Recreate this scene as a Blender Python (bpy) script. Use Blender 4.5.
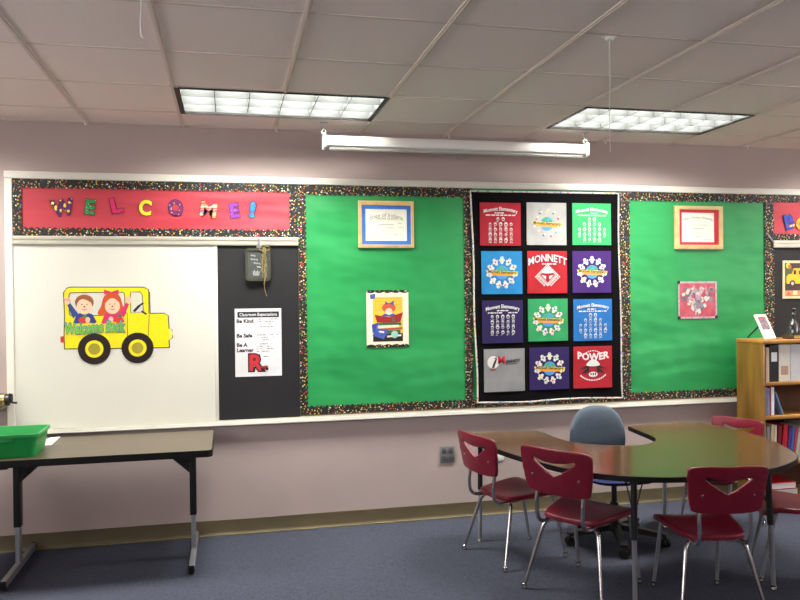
import bpy, bmesh, math, random
from math import sin, cos, pi, radians
from mathutils import Vector, Matrix
from mathutils.geometry import tessellate_polygon

for o in list(bpy.data.objects):
    bpy.data.objects.remove(o)
SC = bpy.context.scene
COL = SC.collection
rnd = random.Random(7)

# ------------------------------------------------------------------ camera
def cam_axes(yaw, pitch, roll):
    f = Vector((sin(yaw) * cos(pitch), cos(yaw) * cos(pitch), sin(pitch)))
    r0 = Vector((cos(yaw), -sin(yaw), 0))
    u0 = r0.cross(f)
    return r0 * cos(roll) + u0 * sin(roll), u0 * cos(roll) - r0 * sin(roll), f

cd = bpy.data.cameras.new('camera')
cam = bpy.data.objects.new('camera', cd)
COL.objects.link(cam)
r_, u_, f_ = cam_axes(0.2214, -0.0070, -0.0104)
cam.matrix_world = Matrix(((r_.x, u_.x, -f_.x, 0.0), (r_.y, u_.y, -f_.y, -5.3497),
                           (r_.z, u_.z, -f_.z, 1.634), (0, 0, 0, 1)))
cd.sensor_width = 36.0
cd.lens = 760.34 / 800 * 36.0
cd.clip_start = 0.05
SC.camera = cam

# ------------------------------------------------------------------ world, exposure
W = bpy.data.worlds.new('World')
SC.world = W
W.use_nodes = True
bg = W.node_tree.nodes['Background']
bg.inputs[0].default_value = (0.86, 0.93, 1.0, 1)
bg.inputs[1].default_value = 0.5
FILL_LIGHT = 7.6        # radiance of the added fill panels (side walls, out of view)
LAMP = 62.0            # radiance of the fluorescent tubes' diffuser
LAMP_COLOR = (1.0, 0.975, 0.92)
SC.view_settings.view_transform = 'Standard'
SC.view_settings.look = 'None'
SC.view_settings.gamma = 1
SC.view_settings.use_curve_mapping = False
SC.view_settings.exposure = 0.0

# ------------------------------------------------------------------ materials
def lin(c):
    out = []
    for v in c[:3]:
        v = v / 255
        out.append(v / 12.92 if v <= 0.04045 else ((v + 0.055) / 1.055) ** 2.4)
    return (*out, 1)

def mat(name, rgb, rough=0.5, metal=0.0, noise=None, bump=None, spec=0.5, coat=0.0, stretch=(1, 1, 1)):
    m = bpy.data.materials.new(name)
    m.use_nodes = True
    nt = m.node_tree
    b = nt.nodes['Principled BSDF']
    b.inputs['Base Color'].default_value = lin(rgb)
    b.inputs['Roughness'].default_value = rough
    b.inputs['Metallic'].default_value = metal
    b.inputs['Specular IOR Level'].default_value = spec
    b.inputs['Coat Weight'].default_value = coat
    b.inputs['Coat Roughness'].default_value = 0.08
    if noise or bump:
        tc = nt.nodes.new('ShaderNodeTexCoord')
        mp = nt.nodes.new('ShaderNodeMapping')
        mp.inputs['Scale'].default_value = stretch
        nt.links.new(tc.outputs['Object'], mp.inputs['Vector'])
    if noise:                                   # (scale, second colour, detail)
        n = nt.nodes.new('ShaderNodeTexNoise')
        n.inputs['Scale'].default_value = noise[0]
        n.inputs['Detail'].default_value = noise[2] if len(noise) > 2 else 3
        nt.links.new(mp.outputs[0], n.inputs['Vector'])
        r = nt.nodes.new('ShaderNodeValToRGB')
        r.color_ramp.elements[0].position = 0.3
        r.color_ramp.elements[1].position = 0.7
        r.color_ramp.elements[0].color = lin(rgb)
        r.color_ramp.elements[1].color = lin(noise[1])
        nt.links.new(n.outputs['Fac'], r.inputs['Fac'])
        nt.links.new(r.outputs['Color'], b.inputs['Base Color'])
    if bump:                                    # (scale, strength, distance)
        n2 = nt.nodes.new('ShaderNodeTexNoise')
        n2.inputs['Scale'].default_value = bump[0]
        n2.inputs['Detail'].default_value = 2
        nt.links.new(mp.outputs[0], n2.inputs['Vector'])
        bp = nt.nodes.new('ShaderNodeBump')
        bp.inputs['Strength'].default_value = bump[1]
        bp.inputs['Distance'].default_value = bump[2]
        nt.links.new(n2.outputs['Fac'], bp.inputs['Height'])
        nt.links.new(bp.outputs[0], b.inputs['Normal'])
    return m

def dots_mat(name, ground, colors, scale, radius, rough=0.6):
    """round dots in a palette of colours on a plain ground (Voronoi cells)"""
    m = mat(name, ground, rough)
    nt = m.node_tree
    b = nt.nodes['Principled BSDF']
    tc = nt.nodes.new('ShaderNodeTexCoord')
    v = nt.nodes.new('ShaderNodeTexVoronoi')
    v.voronoi_dimensions = '3D'
    v.inputs['Scale'].default_value = scale
    v.inputs['Randomness'].default_value = 0.75
    mp = nt.nodes.new('ShaderNodeMapping')
    mp.inputs['Scale'].default_value = (1, 0.0, 1)
    nt.links.new(tc.outputs['Object'], mp.inputs['Vector'])
    nt.links.new(mp.outputs[0], v.inputs['Vector'])
    sep = nt.nodes.new('ShaderNodeSeparateColor')
    nt.links.new(v.outputs['Color'], sep.inputs[0])
    r = nt.nodes.new('ShaderNodeValToRGB')
    r.color_ramp.interpolation = 'CONSTANT'
    n = len(colors)
    while len(r.color_ramp.elements) < n:
        r.color_ramp.elements.new(0.5)
    for i, c in enumerate(colors):
        r.color_ramp.elements[i].position = i / n
        r.color_ramp.elements[i].color = lin(c)
    nt.links.new(sep.outputs[0], r.inputs['Fac'])
    lt = nt.nodes.new('ShaderNodeMath')
    lt.operation = 'LESS_THAN'
    lt.inputs[1].default_value = radius
    nt.links.new(v.outputs['Distance'], lt.inputs[0])
    mx = nt.nodes.new('ShaderNodeMix')
    mx.data_type = 'RGBA'
    mx.inputs[6].default_value = lin(ground)
    nt.links.new(lt.outputs[0], mx.inputs[0])
    nt.links.new(r.outputs['Color'], mx.inputs[7])
    nt.links.new(mx.outputs[2], b.inputs['Base Color'])
    return m

def stripes_mat(name, colors, scale, axis='Z'):
    m = mat(name, colors[0], 0.5)
    nt = m.node_tree
    b = nt.nodes['Principled BSDF']
    tc = nt.nodes.new('ShaderNodeTexCoord')
    w = nt.nodes.new('ShaderNodeTexWave')
    w.wave_type = 'BANDS'
    w.bands_direction = axis
    w.wave_profile = 'SAW'
    w.inputs['Scale'].default_value = scale
    w.inputs['Distortion'].default_value = 1.2
    w.inputs['Detail Scale'].default_value = 8
    nt.links.new(tc.outputs['Object'], w.inputs['Vector'])
    r = nt.nodes.new('ShaderNodeValToRGB')
    r.color_ramp.interpolation = 'CONSTANT'
    while len(r.color_ramp.elements) < len(colors):
        r.color_ramp.elements.new(0.5)
    for i, c in enumerate(colors):
        r.color_ramp.elements[i].position = i / len(colors)
        r.color_ramp.elements[i].color = lin(c)
    nt.links.new(w.outputs['Fac'], r.inputs['Fac'])
    nt.links.new(r.outputs['Color'], b.inputs['Base Color'])
    return m

def emit(name, rgb, strength):
    m = bpy.data.materials.new(name)
    m.use_nodes = True
    nt = m.node_tree
    nt.nodes.remove(nt.nodes['Principled BSDF'])
    e = nt.nodes.new('ShaderNodeEmission')
    e.inputs[0].default_value = (*rgb, 1)
    e.inputs[1].default_value = strength
    nt.links.new(e.outputs[0], nt.nodes['Material Output'].inputs[0])
    return m

M = {}
def flat(rgb, rough=0.55):
    k = ('flat', tuple(rgb), rough)
    if k not in M:
        M[k] = mat('print_%02x%02x%02x' % tuple(rgb), rgb, rough, noise=(60, tuple(min(255, int(c * 1.04 + 3)) for c in rgb)))
    return M[k]

m_wall = mat('painted_wall', (181, 165, 159), 0.75, noise=(3, (177, 161, 156)), bump=(260, 0.12, 0.002))
m_ceil = mat('ceiling_tile', (250, 237, 232), 0.9, noise=(140, (241, 226, 220), 4), bump=(220, 0.25, 0.002))
m_grid = mat('ceiling_grid_paint', (222, 208, 198), 0.6, noise=(20, (216, 202, 192)))
m_carpet = mat('carpet', (58, 61, 73), 0.95, noise=(95, (76, 79, 92), 4), bump=(420, 0.5, 0.004), spec=0.1)
m_base = mat('vinyl_base', (92, 82, 58), 0.55, noise=(8, (86, 76, 54)))
m_frame = mat('painted_aluminium', (226, 224, 212), 0.42, noise=(4, (220, 218, 206)))
m_rail = mat('map_rail_metal', (196, 192, 176), 0.4, 0.3, noise=(6, (186, 182, 168)))
m_white = mat('whiteboard_enamel', (214, 213, 200), 0.32, noise=(2.2, (210, 209, 197)))
m_black = mat('chalkboard_slate', (33, 32, 34), 0.6, noise=(5, (37, 36, 38)), spec=.3)
m_cork = mat('tack_board', (150, 120, 86), 0.9, noise=(90, (126, 98, 66)))
m_green = mat('green_paper', (38, 150, 80), 0.5, noise=(1.6, (33, 142, 75)), bump=(1.7, 0.8, 0.06), stretch=(1.0, 1, 1.8))
m_redp = mat('red_paper', (194, 60, 72), 0.55, noise=(2.2, (184, 52, 66)), bump=(2.6, 0.7, 0.05), stretch=(0.7, 1, 1.9))
m_border = dots_mat('dotted_border', (22, 20, 18), [(205, 70, 50), (70, 150, 75), (228, 196, 70), (228, 224, 205), (225, 140, 50), (80, 120, 170), (30, 26, 24), (190, 180, 90)], 76, 0.38)
m_piping = dots_mat('quilt_binding', (206, 202, 196), [(205, 70, 80), (80, 150, 90), (228, 196, 60), (90, 110, 190), (206, 202, 196)], 60, 0.4)
m_quilt = mat('black_quilt_cloth', (8, 7, 8), 0.95, noise=(30, (12, 11, 13)), bump=(9, 0.3, 0.01), spec=.12)
m_red = mat('red_plastic', (114, 11, 37), 0.34, noise=(30, (106, 9, 33)), bump=(320, 0.08, 0.001))
m_chrome = mat('chrome_tube', (205, 205, 205), 0.16, 1.0, noise=(12, (192, 192, 194)))
m_steel = mat('grey_steel_tube', (152, 154, 158), 0.3, 0.45, noise=(12, (142, 144, 150)))
m_blackm = mat('black_enamel', (18, 17, 18), 0.38, noise=(18, (24, 23, 24)))
m_rubber = mat('black_edge_vinyl', (11, 10, 10), 0.5, noise=(25, (15, 14, 14)), spec=.3)
m_walnut = mat('walnut_laminate', (88, 63, 39), 0.16, noise=(5, (66, 46, 27), 6), stretch=(0.5, 9, 1))
m_tan = mat('tan_laminate', (84, 73, 58), 0.32, spec=.35, noise=(5, (74, 64, 51), 5), stretch=(0.6, 7, 1))
m_oak = mat('oak_veneer', (150, 110, 48), 0.36, noise=(3.2, (104, 73, 26), 7), stretch=(5, 5, 0.55))
m_oakh = mat('oak_shelf', (184, 132, 62), 0.38, noise=(3.2, (150, 100, 40), 7), stretch=(0.6, 6, 6))
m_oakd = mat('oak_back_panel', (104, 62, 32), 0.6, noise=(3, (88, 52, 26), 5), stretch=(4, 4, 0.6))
m_bin = mat('green_tote_plastic', (14, 138, 62), 0.38, noise=(8, (12, 130, 58)))
m_paper = mat('white_paper', (232, 230, 224), 0.6, noise=(14, (226, 224, 218)))
m_lam = mat('laminated_paper', (212, 213, 215), 0.2, noise=(6, (222, 223, 225)))
m_fab = mat('blue_grey_upholstery', (88, 98, 108), 0.95, noise=(160, (72, 82, 94), 3), bump=(300, 0.5, 0.003), spec=0.1)
m_navy = mat('navy_upholstery', (52, 60, 96), 0.95, noise=(160, (40, 48, 82), 3), spec=0.1)
m_brass = mat('brass_canister', (190, 168, 120), 0.25, 0.9, noise=(9, (172, 150, 104)))
m_gold = mat('pale_gold_wood', (222, 196, 140), 0.5, noise=(20, (206, 176, 116), 4))
m_bluemat = mat('blue_mat_board', (62, 118, 204), 0.7, noise=(30, (56, 110, 196)))
m_redmat = mat('red_mat_board', (200, 44, 62), 0.7, noise=(30, (192, 40, 58)))
m_cert = mat('certificate_paper', (238, 238, 220), 0.5, noise=(8, (232, 232, 214)))
m_screen = mat('white_enamel_case', (236, 234, 228), 0.3, noise=(5, (230, 228, 222)))
m_louver = mat('louver_aluminium', (62, 64, 63), 0.6, 0.0, noise=(6, (58, 60, 59)), spec=.1)
m_lampoff = mat('unlit_diffuser', (225, 226, 222), .5, noise=(5, (218, 220, 216)))
m_lamp = emit('fluorescent_diffuser', LAMP_COLOR, LAMP)
m_outlet = mat('grey_metal_plate', (122, 124, 122), 0.45, 0.2, noise=(20, (114, 116, 116)))
m_socket = mat('grey_socket', (100, 102, 102), 0.5, noise=(20, (66, 68, 70)))
m_string = mat('white_string', (252, 250, 244), 0.8, noise=(80, (246, 243, 236)))
m_raffia = mat('raffia', (156, 142, 88), 0.8, noise=(60, (132, 118, 66)))
m_glass = mat('silver_glaze', (120, 122, 122), 0.12, 0.7, noise=(22, (60, 60, 62)))

# ------------------------------------------------------------------ mesh builder
def world_loc(o):
    v = Vector((0, 0, 0))
    while o is not None:
        v = v + Vector(o.location)
        o = o.parent
    return v

class MB:
    def __init__(s):
        s.bm = bmesh.new()
    def _merge(s, t, mi, recalc=True):
        if recalc:
            bmesh.ops.recalc_face_normals(t, faces=t.faces)
        for f in t.faces:
            f.material_index = mi
        me = bpy.data.meshes.new('tmp')
        t.to_mesh(me)
        t.free()
        s.bm.from_mesh(me)
        bpy.data.meshes.remove(me)
    def box(s, x0, x1, y0, y1, z0, z1, mi=0, bev=0.0, X=None, seg=2):
        t = bmesh.new()
        bmesh.ops.create_cube(t, size=1)
        for v in t.verts:
            v.co = Vector(((x0 + x1) / 2 + v.co.x * (x1 - x0), (y0 + y1) / 2 + v.co.y * (y1 - y0), (z0 + z1) / 2 + v.co.z * (z1 - z0)))
        if bev:
            bmesh.ops.bevel(t, geom=list(t.edges), offset=bev, segments=seg, affect='EDGES', profile=0.5)
        if X:
            for v in t.verts:
                v.co = X @ v.co
        s._merge(t, mi)
        return s
    def poly(s, loops, th, xf, mi=0):
        """solid plate: outline + holes in (u, v), thickness th along w"""
        t = bmesh.new()
        tri = tessellate_polygon([[Vector((u, v, 0)) for u, v in l] for l in loops])
        pts = [p for l in loops for p in l]
        a = [t.verts.new(xf(u, v, th)) for u, v in pts]
        b = [t.verts.new(xf(u, v, 0)) for u, v in pts]
        for q in tri:
            try:
                t.faces.new([a[i] for i in q])
                t.faces.new([b[i] for i in reversed(q)])
            except ValueError:
                pass
        k = 0
        for l in loops:
            n = len(l)
            for i in range(n):
                j = (i + 1) % n
                try:
                    t.faces.new((a[k + i], a[k + j], b[k + j], b[k + i]))
                except ValueError:
                    pass
            k += n
        s._merge(t, mi)
        return s
    def tube(s, pts, r, seg=10, mi=0, closed=False):
        t = bmesh.new()
        pts = [Vector(p) for p in pts]
        n = len(pts)
        rad = r if isinstance(r, (list, tuple)) else [r] * n
        rings = []
        prev = None
        for i, p in enumerate(pts):
            if closed:
                d = (pts[(i + 1) % n] - pts[i - 1]).normalized()
            else:
                d = (pts[min(i + 1, n - 1)] - pts[max(i - 1, 0)]).normalized()
            if prev is None:
                a = d.cross(Vector((0, 0, 1)))
                if a.length < 1e-3:
                    a = d.cross(Vector((1, 0, 0)))
            else:
                a = prev - d * prev.dot(d)
            a.normalize()
            prev = a
            b = d.cross(a)
            rings.append([t.verts.new(p + (a * cos(2 * pi * k / seg) + b * sin(2 * pi * k / seg)) * rad[i]) for k in range(seg)])
        for i in range(n if closed else n - 1):
            A, B = rings[i], rings[(i + 1) % n]
            for k in range(seg):
                t.faces.new((A[k], A[(k + 1) % seg], B[(k + 1) % seg], B[k]))
        if not closed:
            t.faces.new(rings[0])
            t.faces.new(rings[-1])
        s._merge(t, mi)
        return s
    def lathe(s, prof, c=(0, 0, 0), seg=24, mi=0, X=None):
        t = bmesh.new()
        rings = []
        for r, z in prof:
            if r < 1e-5:
                rings.append([t.verts.new((0, 0, z))])
            else:
                rings.append([t.verts.new((r * cos(2 * pi * k / seg), r * sin(2 * pi * k / seg), z)) for k in range(seg)])
        for A, B in zip(rings, rings[1:]):
            for k in range(seg):
                j = (k + 1) % seg
                if len(A) == 1 and len(B) > 1:
                    t.faces.new((A[0], B[k], B[j]))
                elif len(B) == 1 and len(A) > 1:
                    t.faces.new((A[k], A[j], B[0]))
                elif len(A) > 1:
                    t.faces.new((A[k], A[j], B[j], B[k]))
        if len(rings[0]) > 1:
            t.faces.new(rings[0])
        if len(rings[-1]) > 1:
            t.faces.new(rings[-1])
        for v in t.verts:
            v.co = (X @ v.co if X else v.co) + Vector(c)
        s._merge(t, mi)
        return s
    def grid(s, fn, nu, nv, th=None, mi=0):
        """surface fn(u, v) -> point over [0,1]^2; th = (vector fn) gives a second skin"""
        t = bmesh.new()
        A = [[t.verts.new(fn(i / nu, j / nv, 0)) for j in range(nv + 1)] for i in range(nu + 1)]
        for i in range(nu):
            for j in range(nv):
                t.faces.new((A[i][j], A[i + 1][j], A[i + 1][j + 1], A[i][j + 1]))
        if th:
            B = [[t.verts.new(fn(i / nu, j / nv, 1)) for j in range(nv + 1)] for i in range(nu + 1)]
            for i in range(nu):
                for j in range(nv):
                    t.faces.new((B[i][j], B[i][j + 1], B[i + 1][j + 1], B[i + 1][j]))
            for i in range(nu):
                t.faces.new((A[i][0], B[i][0], B[i + 1][0], A[i + 1][0]))
                t.faces.new((A[i][nv], A[i + 1][nv], B[i + 1][nv], B[i][nv]))
            for j in range(nv):
                t.faces.new((A[0][j], A[0][j + 1], B[0][j + 1], B[0][j]))
                t.faces.new((A[nu][j], B[nu][j], B[nu][j + 1], A[nu][j + 1]))
        s._merge(t, mi)
        return s
    def build(s, name, mats, parent=None, local=False, smooth=35, origin=None):
        """one mesh object; verts are in world space unless local=True"""
        me = bpy.data.meshes.new(name)
        if not isinstance(mats, (list, tuple)):
            mats = [mats]
        for m in mats:
            me.materials.append(m)
        o = bpy.data.objects.new(name, me)
        COL.objects.link(o)
        if not local:
            if parent is not None:
                sh = world_loc(parent)
            elif origin is not None:
                sh = Vector(origin)
                o.location = sh
            else:
                xs = [v.co for v in s.bm.verts]
                sh = Vector(((min(p.x for p in xs) + max(p.x for p in xs)) / 2, (min(p.y for p in xs) + max(p.y for p in xs)) / 2, min(p.z for p in xs)))
                o.location = sh
            for v in s.bm.verts:
                v.co -= sh
        s.bm.to_mesh(me)
        s.bm.free()
        if smooth:
            me.shade_smooth()
            me.set_sharp_from_angle(angle=radians(smooth))
        if parent is not None:
            o.parent = parent
        return o

def tag(o, label=None, cat=None, group=None, kind=None):
    if label: o['label'] = label
    if cat: o['category'] = cat
    if group: o['group'] = group
    if kind: o['kind'] = kind
    return o

def empty(name, loc, label, cat, group=None, rz=0):
    o = bpy.data.objects.new(name, None)
    COL.objects.link(o)
    o.empty_display_size = 0.1
    o.location = loc
    o.rotation_euler = (0, 0, rz)
    return tag(o, label, cat, group)

def struct(o):
    o['kind'] = 'structure'
    return o

def wp(y):                       # wall-plane plate: u -> x, v -> z, w towards the room
    return lambda u, v, w: Vector((u, y - w, v))
def fp(z):                       # floor-plane plate
    return lambda u, v, w: Vector((u, v, z + w))

def rect(x0, x1, z0, z1, r=0.0, n=5):
    if r <= 0:
        return [(x0, z0), (x1, z0), (x1, z1), (x0, z1)]
    out = []
    for cx, cz, a in ((x1 - r, z0 + r, -90), (x1 - r, z1 - r, 0), (x0 + r, z1 - r, 90), (x0 + r, z0 + r, 180)):
        for k in range(n + 1):
            t = radians(a + 90 * k / n)
            out.append((cx + r * cos(t), cz + r * sin(t)))
    return out
def circ(cx, cz, r, n=20, rz=None, a=0):
    rz = rz or r
    out = []
    for k in range(n):
        t = 2 * pi * k / n
        x, z = r * cos(t), rz * sin(t)
        out.append((cx + x * cos(a) - z * sin(a), cz + x * sin(a) + z * cos(a)))
    return out
def smooth_closed(pts, n=6):
    out = []
    N = len(pts)
    for i in range(N):
        p0, p1, p2, p3 = (Vector(pts[(i + k) % N]) for k in (-1, 0, 1, 2))
        for k in range(n):
            t = k / n
            out.append(tuple(0.5 * ((2 * p1) + (p2 - p0) * t + (2 * p0 - 5 * p1 + 4 * p2 - p3) * t * t + (3 * p1 - p0 - 3 * p2 + p3) * t ** 3)))
    return out
def smooth_path(pts, n=6):
    pts = [Vector(p) for p in pts]
    out = []
    for i in range(len(pts) - 1):
        p0 = pts[max(i - 1, 0)]; p1 = pts[i]; p2 = pts[i + 1]; p3 = pts[min(i + 2, len(pts) - 1)]
        for k in range(n):
            t = k / n
            out.append(0.5 * ((2 * p1) + (p2 - p0) * t + (2 * p0 - 5 * p1 + 4 * p2 - p3) * t * t + (3 * p1 - p0 - 3 * p2 + p3) * t ** 3))
    out.append(pts[-1])
    return out
def offset_loop(pts, d):
    n = len(pts)
    area = sum(pts[i][0] * pts[(i + 1) % n][1] - pts[(i + 1) % n][0] * pts[i][1] for i in range(n))
    sg = 1 if area > 0 else -1
    out = []
    for i in range(n):
        t = Vector(pts[(i + 1) % n]) - Vector(pts[i - 1])
        t.normalize()
        out.append((pts[i][0] + t.y * d * sg, pts[i][1] - t.x * d * sg))
    return out
def rotp(pts, cx, cz, a):
    return [(cx + (u - cx) * cos(a) - (v - cz) * sin(a), cz + (u - cx) * sin(a) + (v - cz) * cos(a)) for u, v in pts]

def text_points(body, size, bold=0.0, th=0.0005, shear=0.0, sx=1.0, res=2):
    cu = bpy.data.curves.new('text', 'FONT')
    cu.body = body
    cu.size = size
    cu.align_x = 'CENTER'
    cu.align_y = 'CENTER'
    cu.extrude = th
    cu.offset = bold * size
    cu.shear = shear
    cu.resolution_u = res
    ob = bpy.data.objects.new('text', cu)
    COL.objects.link(ob)
    me = bpy.data.meshes.new_from_object(ob)
    bpy.data.objects.remove(ob)
    bpy.data.curves.remove(cu)
    return me
def add_text(mb, body, size, x, z, y, mi=0, bold=0.0, th=0.0005, shear=0.0, sx=1.0, rot=0.0, warp=None, left=False, res=2):
    """lettering on a wall plane at depth y (front towards the room)"""
    me = text_points(body, size, bold, th, shear, sx, res)
    t = bmesh.new()
    t.from_mesh(me)
    bpy.data.meshes.remove(me)
    dx = -min((v.co.x for v in t.verts), default=0) * sx if left else 0
    for v in t.verts:
        u, w, d = v.co.x * sx + dx, v.co.y, v.co.z
        if warp:
            u, w = warp(u, w)
        u, w = u * cos(rot) - w * sin(rot), u * sin(rot) + w * cos(rot)
        v.co = Vector((x + u, y - d, z + w))
    mb._merge(t, mi, recalc=False)
def arch(k):
    return lambda u, w: (u, w - k * u * u)

# ------------------------------------------------------------------ the room
XL, XR, YB, H = -3.3, 6.4, -8.2, 2.79
struct(MB().box(XL - .1, XR + .1, YB - .1, 0.1, -0.1, 0).build('floor', m_carpet, smooth=0))
struct(MB().box(XL - .1, XR + .1, 0, 0.12, 0, H + .2).build('wall_front', m_wall, smooth=0))
struct(MB().box(XL - .12, XL, YB, 0, 0, H + .2).build('wall_left', m_wall, smooth=0))
struct(MB().box(XR, XR + .12, YB, 0, 0, H + .2).build('wall_right', m_wall, smooth=0))
struct(MB().box(XL - .1, XR + .1, YB - .12, YB, 0, H + .2).build('wall_rear', m_wall, smooth=0))
# added glowing panels framed like windows, out of view, to brighten ceiling and room
m_pane = emit('fill_pane', (1.0, 0.965, 0.965), FILL_LIGHT)
k = 0
for xw, sg in ((XL, 1), (XR, -1)):
    for a, b in ((-4.9, -2.2), (-7.9, -5.2)):
        k += 1
        mb = MB()
        for q in range(4):
            mb.box(xw, xw + sg * .05, a + q * (b - a - .05) / 3, a + q * (b - a - .05) / 3 + .05, 1.55, 2.73)
        for z in (1.55, 2.11, 2.68):
            mb.box(xw, xw + sg * .05, a, b, z, z + .05)
        mb.box(xw, xw + sg * .012, a + .02, b - .02, 1.57, 2.71, 1)
        struct(mb.build('fill_panel_%d' % k, [m_frame, m_pane], smooth=0))

# ceiling: lay-in tiles on a 2 ft grid, with openings for the recessed lights
GX, GY, S = -0.8954, -0.4032, 0.6096
fixtures = [(-4 + 4 * k + 1, r) for k in range(0, 4) for r in (0, 4)]   # (first column, row)
open_cells = set()
for c, r in fixtures:
    open_cells |= {(c, r), (c + 1, r)}
mb = MB()
tl = MB()
i0, i1 = math.floor((XL - GX) / S), math.ceil((XR - GX) / S)
j1 = math.ceil((GY - YB) / S)
for i in range(i0, i1):
    for j in range(-1, j1):
        if (i, j) in open_cells:
            continue
        x0, x1 = GX + i * S, GX + (i + 1) * S
        y1, y0 = GY - j * S, GY - (j + 1) * S
        x0, x1, y1 = max(x0, XL - .05), min(x1, XR + .05), min(y1, 0.05)
        tl.box(x0, x1, max(y0, YB - .05), y1, H, H + .02)
struct(tl.build('ceiling', m_ceil, smooth=0))
cut = {}
for i in range(i0 + 1, i1):
    x = GX + i * S
    segs = []
    ys = sorted([GY - r * S for c, r in fixtures if c + 1 == i], reverse=True)
    top = 0.0
    for yy in ys:
        segs.append((top, yy)); top = yy - S
    segs.append((top, YB))
    for a, b in segs:
        mb.box(x - .0125, x + .0125, b, a, H - .007, H + .001)
        mb.box(x - .004, x + .004, b, a, H - .012, H - .006)
for j in range(-1, j1):
    y = GY - j * S
    if y > -0.02 or y < YB: continue
    xs = sorted([GX + c * S for c, r in fixtures if r == j or r + 1 == j])
    mb.box(XL, XR, y - .009, y + .009, H - .003, H + .001)
struct(mb.build('trim_1', m_grid, smooth=0))                  # the ceiling's T-bar grid
mb = MB()
mb.box(XL, XR, -.022, 0, H - .004, H + .001)
struct(mb.build('trim_2', m_grid, smooth=0))                  # wall angle

# vinyl cove base with its toe
mb = MB()
mb.poly([[(0, 0), (-.016, 0), (-.0155, .004), (-.008, .012), (-.005, .022), (-.005, .1), (-.0035, .102), (0, .102)]], XR - XL,
        lambda u, v, w: Vector((XL + w, u, v)))
struct(mb.build('baseboard_front', m_base, smooth=30))
m_edge = mat('base_foot_strip', (122, 112, 70), 0.6, noise=(12, (112, 102, 64)))  # thin yellowish strip along the foot of the cove base
struct(MB().box(XL, XR, -.03, -.014, 0, .007, bev=.002).build('trim_3', m_edge))

# ------------------------------------------------------------------ recessed lights
def make_light(c, r, label):
    x0, x1 = GX + c * S + .005, GX + (c + 2) * S - .003
    y1, y0 = GY - r * S - .006, GY - (r + 1) * S + .006
    e = empty('recessed_ceiling_light', ((x0 + x1) / 2, (y0 + y1) / 2, H), label, 'ceiling light', 'recessed fluorescent troffers')
    mb = MB()                                       # tray sides and top
    mb.box(x0, x1, y0, y0 + .006, H - .002, H + .15); mb.box(x0, x1, y1 - .006, y1, H - .002, H + .15)
    mb.box(x0, x0 + .006, y0, y1, H - .002, H + .15); mb.box(x1 - .006, x1, y0, y1, H - .002, H + .15)
    mb.box(x0, x1, y0, y1, H + .15, H + .156)
    mb.build('housing', m_screen, e, smooth=0)
    mb = MB()
    mb.poly([rect(x0, x1, y0, y1), list(reversed(rect(x0 + .030, x1 - .030, y0 + .012, y1 - .012)))], .006, fp(H - .012))
    mb.build('trim_ring', m_rubber, e, smooth=0)
    mb = MB()                                       # parabolic louver, 6 x 3 cells
    a0, a1, b0, b1 = x0 + .02, x1 - .02, y0 + .02, y1 - .02
    for k in range(7):
        x = a0 + (a1 - a0) * k / 6
        mb.box(x - .002, x + .002, b0, b1, H, H + .065)
    for k in range(4):
        y = b0 + (b1 - b0) * k / 3
        mb.box(a0, a1, y - .002, y + .002, H, H + .065)
    mb.build('louver', m_louver, e, smooth=0)
    mb = MB()
    mb.box(x0 + .03, x1 - .03, y0 + .03, y1 - .03, H + .10, H + .104)
    mb.build('lamp_panel', m_lamp if r == 0 else m_lampoff, e, smooth=0)
    return e
names = {(1, 0): 'recessed fluorescent ceiling light left, above the white screen case end and green panel',
         (5, 0): 'recessed fluorescent ceiling light right, above the second framed certificate',
         (9, 0): 'recessed fluorescent ceiling light beyond the right edge of view',
         (-3, 0): 'recessed fluorescent ceiling light beyond the left edge of view'}
for c, r in fixtures:
    make_light(c, r, names.get((c, r), 'switched-off recessed ceiling light of the second row, above the upper edge of view'))

# ------------------------------------------------------------------ display board on the wall
BX0, BX1 = -1.40, 6.15
e = empty('display_board', (BX0, 0, .755), 'long white-framed classroom display board mounted along the whole wall', 'display board')
MB().box(BX0 + .01, BX1, -.010, 0, .79, 2.43).build('backing_panel', m_cork, e, smooth=0)
mb = MB()
mb.poly([[(0, 2.409), (-.026, 2.409), (-.03, 2.413), (-.03, 2.452), (-.026, 2.457), (0, 2.457)]], BX1 - BX0, lambda u, v, w: Vector((BX0 + w, u, v)))
mb.build('top_rail', m_frame, e, smooth=30)
mb = MB()
mb.poly([[(0, -1.40), (-.024, -1.40), (-.028, -1.395), (-.028, -1.357), (-.024, -1.353), (0, -1.353)]], 2.409 - .78, lambda u, v, w: Vector((v, u, .78 + w)))
mb.build('side_rail', m_frame, e, smooth=30)
mb = MB()
mb.poly([[(0, .756), (0, .790), (-.012, .790), (-.012, .768), (-.040, .766), (-.045, .780), (-.052, .780), (-.054, .758), (-.048, .754)]], BX1 - BX0, lambda u, v, w: Vector((BX0 + w, u, v)))
mb.build('chalk_tray', m_frame, e, smooth=30)

def map_rail(x0, x1, label):
    mb = MB()
    mb.poly([[(-.010, 1.982), (-.030, 1.982), (-.033, 1.988), (-.033, 2.004), (-.027, 2.006), (-.027, 2.016), (-.033, 2.018), (-.033, 2.034), (-.028, 2.040), (-.010, 2.040)]],
            x1 - x0, lambda u, v, w: Vector((x0 + w, u, v)))
    return tag(mb.build('map_rail', m_rail, smooth=20), label, 'map rail', 'map rails')
map_rail(-1.352, .476, 'metal map rail above the whiteboard, below the red welcome banner')
map_rail(4.292, 6.1, 'metal map rail above the right-hand chalkboard, below the second red banner')

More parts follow.
